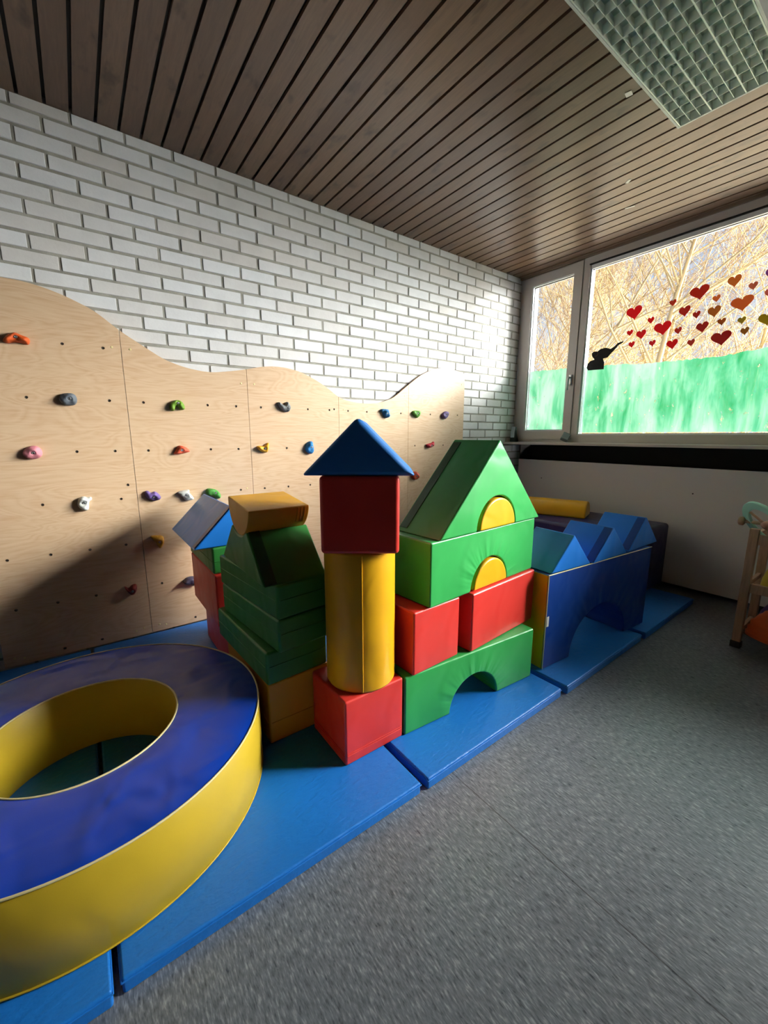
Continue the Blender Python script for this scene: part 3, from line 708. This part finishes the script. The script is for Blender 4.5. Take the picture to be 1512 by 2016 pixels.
# half roll with its flat side up
q = half_disc((0, 0, 0), 0.0, 0.139, -0.268, M_ochre, 'ochre foam half roll lying flat side up on the green notched roof', 0.006, True)
rFL, rBL, rFR = Vector((0.52, -1.413, 1.074)), Vector((0.52, -1.136, 1.106)), Vector((0.79, -1.447, 1.071))
rX = (rBL - rFL).normalized(); rY = -(rFR - rFL).normalized(); rZ = rX.cross(rY).normalized(); rY = rZ.cross(rX)
rO = (rFL + rBL) / 2 - rZ * 0.139
q.matrix_world = Matrix(((rX.x, rY.x, rZ.x, rO.x), (rX.y, rY.y, rZ.y, rO.y), (rX.z, rY.z, rZ.z, rO.z), (0, 0, 0, 1)))
bm = bmesh.new()
for k in range(3):
    add_tube(bm, [(-0.139, -0.215 - 0.016 * k, 0.134), (-0.136, -0.214 - 0.016 * k, 0.10), (-0.121, -0.212 - 0.016 * k, 0.066)], [0.003, 0.0035, 0.002], 6)
link('gathered_seam', bm, M_ochre, q)
# left tower behind
cube((0.566, -0.855, 0.05), 0.0, (0.285, 0.585, 0.288), M_red, 'red foam block on the mat behind the ring, lowest of the rear stack', 'foam_block', None, 0.009)
cube((0.512, -0.822, 0.340), 0.0, (0.292, 0.575, 0.296), M_red, 'red foam block in the rear stack, under the green slab', 'foam_block', None, 0.009)
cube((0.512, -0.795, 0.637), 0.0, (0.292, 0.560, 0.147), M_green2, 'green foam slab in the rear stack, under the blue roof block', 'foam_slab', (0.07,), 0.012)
gable((0.423, -0.792, 0.785), 0.0, 0.42, 0.622, 0.214, M_blue, 'blue foam prism roof on the rear stack, right next to the climbing wall', 0.008, [(0.008, 0.05)], M_bflap)

# ------------------------------------------------------------------ ring
q = tag(empty('foam_ring', (-0.091, -1.321, 0.05)), 'large foam ring with blue top and yellow sides at the left', 'foam ring')
Ro, Ri, Hr = 0.605, 0.300, 0.285
N_ = 128
def ring_top():
    bm = bmesh.new(); rnd = random.Random(11); rows = 16; R = []
    for i in range(rows + 1):
        r_ = Ri + (Ro - Ri) * i / rows; row = []
        for k in range(N_):
            a = 2 * math.pi * k / N_; e = min(i, rows - i) / (rows / 2)
            z = Hr - 0.006 + 0.010 * math.sqrt(min(1, e * 1.6)) - 0.006 * e * (0.5 + 0.5 * math.sin(a * 7 + 0.6 * math.sin(a * 3))) * math.sin(math.pi * i / rows)
            row.append(bm.verts.new((r_ * math.cos(a), r_ * math.sin(a), z)))
        R.append(row)
    for i in range(rows):
        for k in range(N_): bm.faces.new((R[i][k], R[i + 1][k], R[i + 1][(k + 1) % N_], R[i][(k + 1) % N_]))
    return bm
o = link('top_cover', ring_top(), M_ring_top, q); o.modifiers.clear()
bm = bmesh.new(); lathe(bm, [(Ro - 0.008, 0.0), (Ro, 0.008), (Ro + 0.004, Hr * 0.5), (Ro, Hr - 0.007), (Ro - 0.004, Hr - 0.003)], N_)
o = link('outer_wall', bm, M_ring_side, q); o.modifiers.clear()
bm = bmesh.new(); lathe(bm, [(Ri + 0.006, 0.0), (Ri, 0.01), (Ri - 0.003, Hr * 0.5), (Ri, Hr - 0.007), (Ri + 0.004, Hr - 0.003)], N_)
o = link('inner_wall', bm, M_ring_side, q); o.modifiers.clear()
for rr in (Ro - 0.001, Ri + 0.001):
    bm = bmesh.new()
    for k in range(1):
        prof = [(rr + 0.0035 * math.cos(2 * math.pi * i / 8), Hr - 0.0045 + 0.0035 * math.sin(2 * math.pi * i / 8)) for i in range(8)]
        lathe(bm, prof, N_, True)
    o = link('piping', bm, M_cream, q); o.modifiers.clear()
bm = bmesh.new(); prof = [(Ro + 0.001 + 0.003 * math.cos(2 * math.pi * i / 8), 0.006 + 0.003 * math.sin(2 * math.pi * i / 8)) for i in range(8)]
lathe(bm, prof, N_, True); o = link('piping', bm, M_ring_side, q); o.modifiers.clear()

# ------------------------------------------------------------------ ceiling lamp
LX0, LX1, LY0, LY1, LZ = 1.235, 2.785, -2.360, -1.922, 2.996
q = tag(empty('ceiling_lamp', ((LX0 + LX1) / 2, (LY0 + LY1) / 2, CZ)), 'long switched-off louvre lamp mounted on the plank ceiling', 'ceiling lamp')
def lpart(name, bm, m, smooth=False):
    o = link(name, bm, m, None, smooth); o.parent = q; o.location = -Vector(q.location); return o
M_lampw = mat('lamp_white', (206, 210, 204), 0.4); M_alu = mat('matt_aluminium', (214, 222, 214), 0.4, 0.5, 0.3); M_tray = mat('lamp_tray', (196, 206, 198), 0.4, 0.5, 0.2)
bm = bmesh.new(); th = 0.010
add_box(bm, (LX0, LY0, LZ), (LX1, LY0 + th, CZ - 0.001)); add_box(bm, (LX0, LY1 - th, LZ), (LX1, LY1, CZ - 0.001))
add_box(bm, (LX0, LY0 + th, LZ), (LX0 + th, LY1 - th, CZ - 0.001)); add_box(bm, (LX1 - th, LY0 + th, LZ), (LX1, LY1 - th, CZ - 0.001))
lpart('housing', bm, M_lampw)
lpart('reflector_tray', box_bm((LX0 + th, LY0 + th, CZ - 0.012), (LX1 - th, LY1 - th, CZ - 0.002)), M_tray)
ya, yb = LY0 + th + 0.004, LY1 - th - 0.004; cw = (yb - ya) / 9.0
bm = bmesh.new()
for i in (0, 3, 6, 9):
    y = ya + cw * i
    add_box(bm, (LX0 + th, y - 0.0026, LZ + 0.001), (LX1 - th, y + 0.0026, LZ + 0.036))
lpart('louvre_rail', bm, M_alu)
bm = bmesh.new()
for i in (1, 2, 4, 5, 7, 8):
    y = ya + cw * i
    add_box(bm, (LX0 + th, y - 0.0012, LZ + 0.003), (LX1 - th, y + 0.0012, LZ + 0.034))
lpart('long_blades', bm, M_alu)
bm = bmesh.new(); nx = 20; cl = (LX1 - LX0 - 2 * th) / nx
for i in range(nx + 1):
    x = LX0 + th + cl * i
    v = [bm.verts.new(p) for p in ((x - 0.001, ya, LZ + 0.003), (x + 0.001, ya, LZ + 0.003), (x + 0.011, ya, LZ + 0.034), (x - 0.011, ya, LZ + 0.034))]
    w = [bm.verts.new((p.co.x, yb, p.co.z)) for p in v]
    for k in range(4): bm.faces.new((v[k], v[(k + 1) % 4], w[(k + 1) % 4], w[k]))
    bm.faces.new(v[::-1]); bm.faces.new(w)
lpart('cross_blades', bm, M_alu)
for i in (1.5, 4.5, 7.5):
    bm = bmesh.new(); add_tube(bm, [(LX0 + 0.05, ya + cw * i, LZ + 0.055), (LX1 - 0.05, ya + cw * i, LZ + 0.055)], 0.008, 12)
    lpart('fluorescent_tube', bm, mat('tube_glass', (226, 232, 226), 0.3), True)
# scraps of tape left on the planks
for (a, b, w, h, rz, lab) in ((1238, 185, 0.035, 0.030, 0.2, 'small square scrap of white tape on the ceiling beside the lamp'), (1237, 357, 0.045, 0.020, 0.9, 'small pale scrap of tape on the ceiling above the big window'), (1240, 408, 0.015, 0.065, 0.3, 'thin white strip of tape on the ceiling nearest the window')):
    p = px(a, b, 2, CZ - 0.001)
    tag(link('tape_scrap', box_bm((-w / 2, -h / 2, -0.0012), (w / 2, h / 2, 0.0008)), M_white, None, False, p, rz), lab, 'tape', 'tape scraps on the ceiling')

# ------------------------------------------------------------------ things on the sill
q = tag(empty('sill_gadget', (4.10, -0.036, 1.300)), 'slim black curved gadget with a glossy front at the wall end of the sill', 'gadget')
prof = [(-0.040, 0.0), (0.030, 0.0), (0.030, 0.02), (0.004, 0.10), (-0.006, 0.165), (-0.022, 0.172), (-0.040, 0.11)]
bm = prism_bm([(x, z) for x, z in prof], -0.030, 0.030, 0.004, 2); link('body', bm, M_black, q)
bm = prism_bm([(-0.044, 0.05), (-0.041, 0.05), (-0.0395, 0.11), (-0.0235, 0.170), (-0.0270, 0.172), (-0.0425, 0.112)], -0.026, 0.026, 0.0008, 1); link('front_panel', bm, mat('glossy_grey', (190, 205, 210), 0.1), q)
q = tag(empty('cube_speaker', (4.085, -0.672, 1.300)), 'small grey cube with a ridged face tilted on the window sill', 'cube')
S_ = 0.078
rot = Matrix.Rotation(0.5, 4, 'Z') @ Matrix.Rotation(0.42, 4, 'X') @ Matrix.Rotation(0.30, 4, 'Y')
h = S_ / 2
cz_ = max(-(rot @ Vector((x * h, y * h, z * h))).z for x in (-1, 1) for y in (-1, 1) for z in (-1, 1)) - 0.004
bm = box_bm((-h, -h, -h), (h, h, h), 0.010, 4); o = link('body', bm, mat('grey_rubber', (112, 116, 114), 0.6), q); o.matrix_local = Matrix.Translation((0, 0, cz_)) @ rot
bm = bmesh.new()
for k in range(7):
    y = -h + 0.012 + k * (S_ - 0.024) / 6; add_box(bm, (-h - 0.003, y - 0.003, -h + 0.01), (-h + 0.002, y + 0.003, h - 0.01))
o = link('ridges', bm, mat('pale_grey_rubber', (176, 184, 180), 0.5), q, False); o.matrix_local = Matrix.Translation((0, 0, cz_)) @ rot

# ------------------------------------------------------------------ cut-outs stuck on the glass
GX = WX + 0.034
zw = lambda x, y: (1000 + x / 2.953, 480 + y / 2.953)
HEARTS = [
 (735,405,95,85,(208,22,34),'largest bright red heart highest of those near the black elephant'),
 (832,447,40,42,(206,26,36),'tiny bright red heart between the two large bright red hearts'),
 (900,495,105,85,(204,24,36),'large bright red heart in the middle of the red group'),
 (710,520,38,38,(206,24,36),'tiny bright red heart above the lowest left heart'),
 (775,530,60,58,(204,26,36),'medium bright red heart below the highest bright red heart'),
 (720,588,38,40,(206,24,36),'tiny bright red heart closest to the elephant trunk'),
 (840,580,40,40,(198,30,36),'tiny red heart left of the lowest medium red heart'),
 (955,587,68,62,(200,28,36),'medium red heart lowest of the bright red group'),
 (990,507,45,45,(164,60,44),'tiny brownish red heart right of the large red middle heart'),
 (960,345,42,42,(170,74,48),'tiny brown heart standing alone high on the left'),
 (1028,395,70,67,(168,56,42),'medium brick red heart below the large brick red heart'),
 (1097,415,47,47,(164,58,42),'tiny brick red heart right of the medium brick red one'),
 (1115,287,118,90,(170,60,40),'large brick red heart highest of the reddish brown ones'),
 (1130,488,75,68,(158,52,40),'medium maroon heart above the tiny maroon heart'),
 (1065,577,47,45,(160,62,44),'tiny maroon heart beside the large dark red heart'),
 (1240,553,125,90,(152,42,34),'large dark red heart lowest over the green paint'),
 (1213,320,50,45,(186,126,76),'tiny tan heart right of the large brick red heart'),
 (1200,397,80,72,(166,114,48),'medium ochre heart in the middle of the right group'),
 (1243,455,52,46,(160,104,46),'tiny ochre heart just below the medium ochre heart'),
 (1318,220,84,76,(180,124,62),'medium caramel heart near the top of the swarm'),
 (1363,350,140,95,(184,118,66),'largest caramel heart of the swarm'),
 (1427,247,57,52,(176,120,98),'small rosy brown heart near the top right'),
 (1360,447,52,46,(154,138,50),'tiny olive heart below the largest caramel heart'),
 (1377,510,54,50,(150,112,46),'tiny brown ochre heart lowest on the right'),
 (1508,440,110,84,(152,136,24),'large olive yellow heart cut off by the right edge'),
 (1518,172,40,60,(140,90,140),'mauve heart cut off by the right edge, highest'),
 (1522,287,60,60,(180,120,110),'dusty pink heart cut off by the right edge, above the olive one'),
]
HM = {}
def heart_outline(n=40):
    P = []
    for i in range(n):
        t = 2 * math.pi * i / n
        P.append((16 * math.sin(t) ** 3 / 32.0, (13 * math.cos(t) - 5 * math.cos(2 * t) - 2 * math.cos(3 * t) - math.cos(4 * t) + 2.5) / 29.0))
    return P
for (cx_, cy_, w, h, col, lab) in HEARTS:
    c = px(*zw(cx_, cy_), 0, GX)
    a = px(*zw(cx_ - w / 2, cy_), 0, GX); b = px(*zw(cx_ + w / 2, cy_), 0, GX); t = px(*zw(cx_, cy_ - h / 2), 0, GX); d = px(*zw(cx_, cy_ + h / 2), 0, GX)
    W = abs(a.y - b.y) * 0.97; H = abs(t.z - d.z) * 0.95
    bm = bmesh.new()
    rr = 0.24
    O = [(u * math.cos(rr) - v * math.sin(rr) * 0.5, v * math.cos(rr) + u * math.sin(rr) * 0.6) for u, v in heart_outline()]
    f = [bm.verts.new((-0.0012, -u * W, v * H)) for u, v in O]; k = [bm.verts.new((0.0, -u * W, v * H)) for u, v in O]
    bm.faces.new(f); bm.faces.new(k[::-1])
    for i in range(len(O)): bm.faces.new((f[i], f[(i + 1) % len(O)], k[(i + 1) % len(O)], k[i]))
    if col[0] < 190: col = tuple(min(255, int(v * 1.10)) for v in col)
    key = col
    if key not in HM:
        m = mat('heart_card', col, 0.6); HM[key] = m
        b_ = m.node_tree.nodes['Principled BSDF']; b_.inputs['Transmission Weight'].default_value = 0.0
        T_ = m.node_tree; tl = T_.nodes.new('ShaderNodeBsdfTranslucent'); tl.inputs[0].default_value = lin(col); mx = T_.nodes.new('ShaderNodeMixShader'); mx.inputs[0].default_value = 0.28
        T_.links.new(b_.outputs[0], mx.inputs[1]); T_.links.new(tl.outputs[0], mx.inputs[2]); T_.links.new(mx.outputs[0], T_.nodes['Material Output'].inputs[0])
    tag(link('paper_heart', bm, HM[key], None, False, c), lab + ', on the window', 'paper heart', 'paper hearts stuck on the big window')
EL = [(458,722),(462,700),(480,682),(503,673),(490,655),(488,637),(500,627),(520,627),(540,611),(570,604),(598,611),(620,596),(640,576),(672,565),(671,572),(641,591),(616,621),(596,641),(580,660),(553,668),(560,690),(557,729),(466,736)]
P = [px(*zw(*p), 0, GX) for p in EL]; c = Vector((GX, sum(p.y for p in P) / len(P), sum(p.z for p in P) / len(P)))
q = tag(empty('elephant_cutout', c), 'black paper elephant with raised trunk stuck on the window', 'paper cut-out')
bm = bmesh.new(); f = [bm.verts.new((-0.0014, (p - c).y, (p - c).z)) for p in P]; k = [bm.verts.new((0, (p - c).y, (p - c).z)) for p in P]
bm.faces.new(f); bm.faces.new(k[::-1])
for i in range(len(P)): bm.faces.new((f[i], f[(i + 1) % len(P)], k[(i + 1) % len(P)], k[i]))
link('silhouette', bm, mat('black_card', (22, 20, 20), 0.8), q, False)
bm = bmesh.new(); e = px(*zw(512, 640), 0, GX) - c
add_tube(bm, [(-0.002, e.y + 0.020 * math.cos(a), e.z + 0.022 * math.sin(a)) for a in [x * 0.45 for x in range(12)]], 0.0012, 5)
link('ear_line', bm, mat('brown_pencil', (120, 84, 30), 0.8), q)

# ------------------------------------------------------------------ wooden cart at the right
q = tag(empty('play_cart', (3.38, -2.72, 0)), 'wooden play cart with two slatted shelves at the right edge', 'cart')
def cpart(name, bm, m, smooth=True):
    o = link(name, bm, m, None, smooth); o.parent = q; o.location = -Vector(q.location); return o
LYA, LYB, LXA, LXB = -2.40, -3.02, 3.36, 3.70
for (x, y) in ((LXA, LYA), (LXB, LYA), (LXA, LYB), (LXB, LYB)):
    cpart('leg', box_bm((x - 0.02, y - 0.023, 0.025), (x + 0.02, y + 0.023, 0.80), 0.004, 2), M_cartwood)
    cpart('rubber_foot', box_bm((x - 0.025, y - 0.028, 0.0), (x + 0.025, y + 0.028, 0.045), 0.005, 2), M_black)
for x in (LXA, LXB):
    for (z0, z1) in ((0.70, 0.765), (0.385, 0.445), (0.085, 0.125)):
        if x == LXA and z0 < 0.1: continue
        cpart('long_rail', box_bm((x - 0.011, LYB + 0.024, z0), (x + 0.011, LYA - 0.024, z1), 0.003, 2), M_cartwood)
for y in (LYA, LYB):
    for (z0, z1) in ((0.70, 0.765), (0.415, 0.445), (0.095, 0.125)):
        cpart('side_rail', box_bm((LXA + 0.021, y - 0.011, z0), (LXB - 0.021, y + 0.011, z1), 0.003, 2), M_cartwood)
for (z, nm) in ((0.388, 'upper_shelf'), (0.088, 'lower_shelf')):
    bm = bmesh.new()
    for k in range(5):
        x = LXA + 0.03 + k * 0.062; add_box(bm, (x, LYB + 0.012, z), (x + 0.045, LYA - 0.012, z + 0.010))
    cpart(nm, bm, M_cartwood, False)
bm = bmesh.new(); add_tube(bm, [(3.40, -2.33, 0.832), (3.40, -2.78, 0.832)], 0.012, 14); cpart('push_bar', bm, M_cartwood)
bm = bmesh.new(); add_tube(bm, [(3.40, -2.304, 0.832), (3.40, -2.310, 0.832), (3.40, -2.330, 0.832), (3.40, -2.338, 0.832)], [0.020, 0.028, 0.028, 0.016], 18); cpart('bar_knob', bm, M_cartwood)
cpart('bar_bracket', box_bm((3.385, -2.72, 0.765), (3.415, -2.66, 0.85), 0.004, 2), M_cartwood)
# tilted mint wheel on the cart
wq = empty('steering_ring', (3.46, -2.50, 0.835))
tag(wq, 'mint green wooden steering wheel leaning on top of the play cart', 'steering wheel')
mint = mat('mint_paint', (176, 226, 206), 0.4)
RW = 0.165
bm = bmesh.new(); lathe(bm, [(RW - 0.046, -0.010), (RW - 0.004, -0.010), (RW, -0.006), (RW, 0.006), (RW - 0.004, 0.010), (RW - 0.046, 0.010), (RW - 0.050, 0.006), (RW - 0.050, -0.006)], 56, True); o1 = link('rim', bm, mint, wq)
bm = bmesh.new()
for k in range(3):
    a = math.radians(80 + 120 * k); c_, s_ = math.cos(a), math.sin(a)
    add_tube(bm, [(0, 0, 0), (c_ * (RW - 0.044), s_ * (RW - 0.044), 0)], 0.008, 8)
link('spoke', bm, M_cartwood, wq)
bm = bmesh.new(); lathe(bm, [(0.0005, -0.014), (0.024, -0.014), (0.026, 0.014), (0.0005, 0.014)], 24); link('hub', bm, M_cartwood, wq)
P0 = px(1470, 990, 0, 3.31); vw = (P0 - CAM).normalized(); P1 = px(1514, 1040, 0, 3.31); P1 = CAM + (P1 - CAM).normalized() * (P0 - CAM).length; U = (P1 - P0).normalized()
Nn = (vw * -0.42 + U.cross(vw) * -0.907).normalized(); Vv = Nn.cross(U); Wc = P0 + U * RW
wq.matrix_world = Matrix(((U.x, Vv.x, Nn.x, Wc.x), (U.y, Vv.y, Nn.y, Wc.y), (U.z, Vv.z, Nn.z, Wc.z), (0, 0, 0, 1)))
# things in the cart
def basket_shell(name, c, rx, ry, h, col, lab, ridges):
    bm = bmesh.new(); n = 48; prof = [(1.0, 0.0), (1.0, 0.12), (0.93, 0.45), (0.72, 0.80), (0.42, 0.96), (0.02, 1.0)]
    P2 = []
    for i in range(len(prof) - 1):
        for k in range(5):
            t = k / 5; P2.append((prof[i][0] * (1 - t) + prof[i + 1][0] * t, prof[i][1] * (1 - t) + prof[i + 1][1] * t))
    P2.append(prof[-1])
    rings = []
    for j, (r_, z) in enumerate(P2):
        k_ = 1 + (0.018 * math.sin(j * 2.1) if ridges else 0)
        rings.append([bm.verts.new((rx * r_ * k_ * math.cos(2 * math.pi * k / n), ry * r_ * k_ * math.sin(2 * math.pi * k / n), h * z)) for k in range(n)])
    for i in range(len(rings) - 1):
        for k in range(n): bm.faces.new((rings[i][k], rings[i][(k + 1) % n], rings[i + 1][(k + 1) % n], rings[i + 1][k]))
    bm.faces.new(rings[0][::-1]); bm.faces.new(rings[-1])
    return tag(link(name, bm, mat(name + '_plastic', col, 0.45), None, True, c), lab[0], lab[1])
basket_shell('stepping_dome', (3.415, -2.690, 0.099), 0.130, 0.262, 0.215, (222, 92, 24), ('orange ridged plastic dome on the lower shelf of the play cart', 'dome'), True)
basket_shell('purple_cushion', (3.625, -2.650, 0.099), 0.062, 0.215, 0.235, (70, 44, 106), ('purple cushion behind the orange dome on the lower shelf', 'cushion'), False)
basket_shell('yellow_ball', (3.46, -2.530, 0.399), 0.075, 0.080, 0.170, (214, 184, 70), ('yellow rounded toy on the upper shelf of the play cart', 'toy'), False)

# ------------------------------------------------------------------ outside
structure('ground', box_bm((4.6, -14, -0.6), (40, 34, -0.5)), mat('leaf_litter', (222, 208, 184), 0.9))
M_bark = mat('pale_bark', (170, 152, 118), 0.85); M_twig = mat('sunlit_twig', (182, 160, 112), 0.85); M_twig2 = mat('brown_twig', (120, 92, 62), 0.85)
def grow(base, height, seed, spread, n_main, levels, lean=(0, 0), fine=1.0):
    """returns trunk segments and twig segments"""
    rnd = random.Random(seed); trunk, twigs = [], []
    def branch(p, d, ln, r, lev):
        n = 5 if lev < 2 else 4
        pts = [p]; dirs = [d]
        for i in range(n):
            d = (d + Vector((rnd.uniform(-1, 1), rnd.uniform(-1, 1), rnd.uniform(-0.7, 1.0))) * (0.10 + 0.05 * lev)).normalized()
            pts.append(pts[-1] + d * ln / n); dirs.append(d)
        rad = [r * (1 - 0.75 * i / n) for i in range(n + 1)]
        (trunk if lev <= 1 else twigs).append((pts, rad, 6 if lev <= 1 else 3))
        if lev >= levels: return
        kids = [n_main + 5, 11, 11, 6][min(lev, 3)]
        for k in range(int(kids * (fine if lev >= 1 else 1))):
            t = rnd.uniform(0.22, 1.0) if lev else rnd.uniform(0.25, 1.0)
            i = min(n - 1, int(t * n)); q = pts[i].lerp(pts[i + 1], t * n - i)
            dd = dirs[i + 1]; a = rnd.uniform(0, 6.283); o = dd.orthogonal().normalized(); o = Matrix.Rotation(a, 3, dd) @ o
            sp = spread * rnd.uniform(0.7, 1.3)
            nd = (dd * math.cos(sp) + o * math.sin(sp) + Vector((0, 0, 0.18))).normalized()
            branch(q, nd, ln * rnd.uniform(0.38, 0.62), max(0.0035, rad[i] * 0.42), lev + 1)
    branch(Vector((0, 0, 0)), Vector((lean[0], lean[1], 1)).normalized(), height, 0.008 * height + 0.012, 0)
    return trunk, twigs
def seg_mesh(name, segs, m, parent):
    V, F = [], []
    for pts, rad, n in segs:
        s = len(V)
        for i, p in enumerate(pts):
            d = (pts[min(i + 1, len(pts) - 1)] - pts[max(i - 1, 0)]).normalized(); a = d.orthogonal().normalized(); b = d.cross(a)
            for k in range(n):
                c, s_ = math.cos(6.2832 * k / n), math.sin(6.2832 * k / n); V.append(p + a * (rad[i] * c) + b * (rad[i] * s_))
        for i in range(len(pts) - 1):
            for k in range(n):
                F.append((s + i * n + k, s + i * n + (k + 1) % n, s + (i + 1) * n + (k + 1) % n, s + (i + 1) * n + k))
    me = bpy.data.meshes.new(name); me.from_pydata(V, [], F); me.materials.append(m)
    for p in me.polygons: p.use_smooth = True
    o = bpy.data.objects.new(name, me); COL.objects.link(o); o.parent = parent; return o
TREES = [((9.0, 0.75), 7.2, 21, 0.85, 13, 'bare tree with a pale trunk behind the row of red hearts', (0.05, -0.12), M_twig),
 ((10.2, 3.2), 7.0, 5, 0.8, 13, 'bare tree seen through the left part of the big window', (0, -0.2), M_twig),
 ((8.4, 2.35), 5.8, 9, 0.9, 14, 'bare bushy tree behind the narrow window', (0.1, -0.1), M_twig2),
 ((12.5, 1.9), 8.0, 14, 0.8, 13, 'bare tree farther back between the two nearest trunks', (0, -0.1), M_twig),
 ((11.5, -0.4), 6.0, 33, 0.75, 10, 'thin bare tree behind the right end of the hearts', (0, -0.05), M_twig2),
 ((13.5, 5.2), 7.6, 41, 0.85, 13, 'bare tree far back beyond the narrow window', (0, -0.1), M_twig)]
for (xy, h, seed, sp, nm, lab, lean, tm) in TREES:
    q = tag(empty('bare_tree', (xy[0], xy[1], -0.5)), lab, 'tree', 'bare winter trees outside the window')
    a, b = grow(None, h, seed, sp, nm, 3, lean)
    seg_mesh('trunk', a, M_bark, q); seg_mesh('twigs', b, tm, q)
# thicket of thin shoots behind the trees, nobody could count them
rnd = random.Random(77); segs = []
for i in range(4200):
    p = Vector((rnd.uniform(9.5, 17), rnd.uniform(-2.0, 9.5), rnd.uniform(-0.5, 3.6)))
    if p.y < 1.0 and rnd.random() < 0.45: continue
    d = Vector((rnd.uniform(-0.5, 0.5), rnd.gauss(-0.35, 0.6), rnd.uniform(0.1, 1.0))).normalized(); pts = [p]
    for k in range(3):
        d = (d + Vector((rnd.uniform(-1, 1), rnd.uniform(-1, 1), rnd.uniform(-0.6, 0.8))) * 0.22).normalized(); pts.append(pts[-1] + d * rnd.uniform(0.35, 0.75))
    r_ = rnd.uniform(0.005, 0.011); segs.append((pts, [r_, r_ * 0.85, r_ * 0.6, r_ * 0.3], 3))
tag(seg_mesh('twig_thicket', segs, M_twig, None), 'dense thicket of bare shoots behind the trees outside', 'thicket', None, 'stuff')
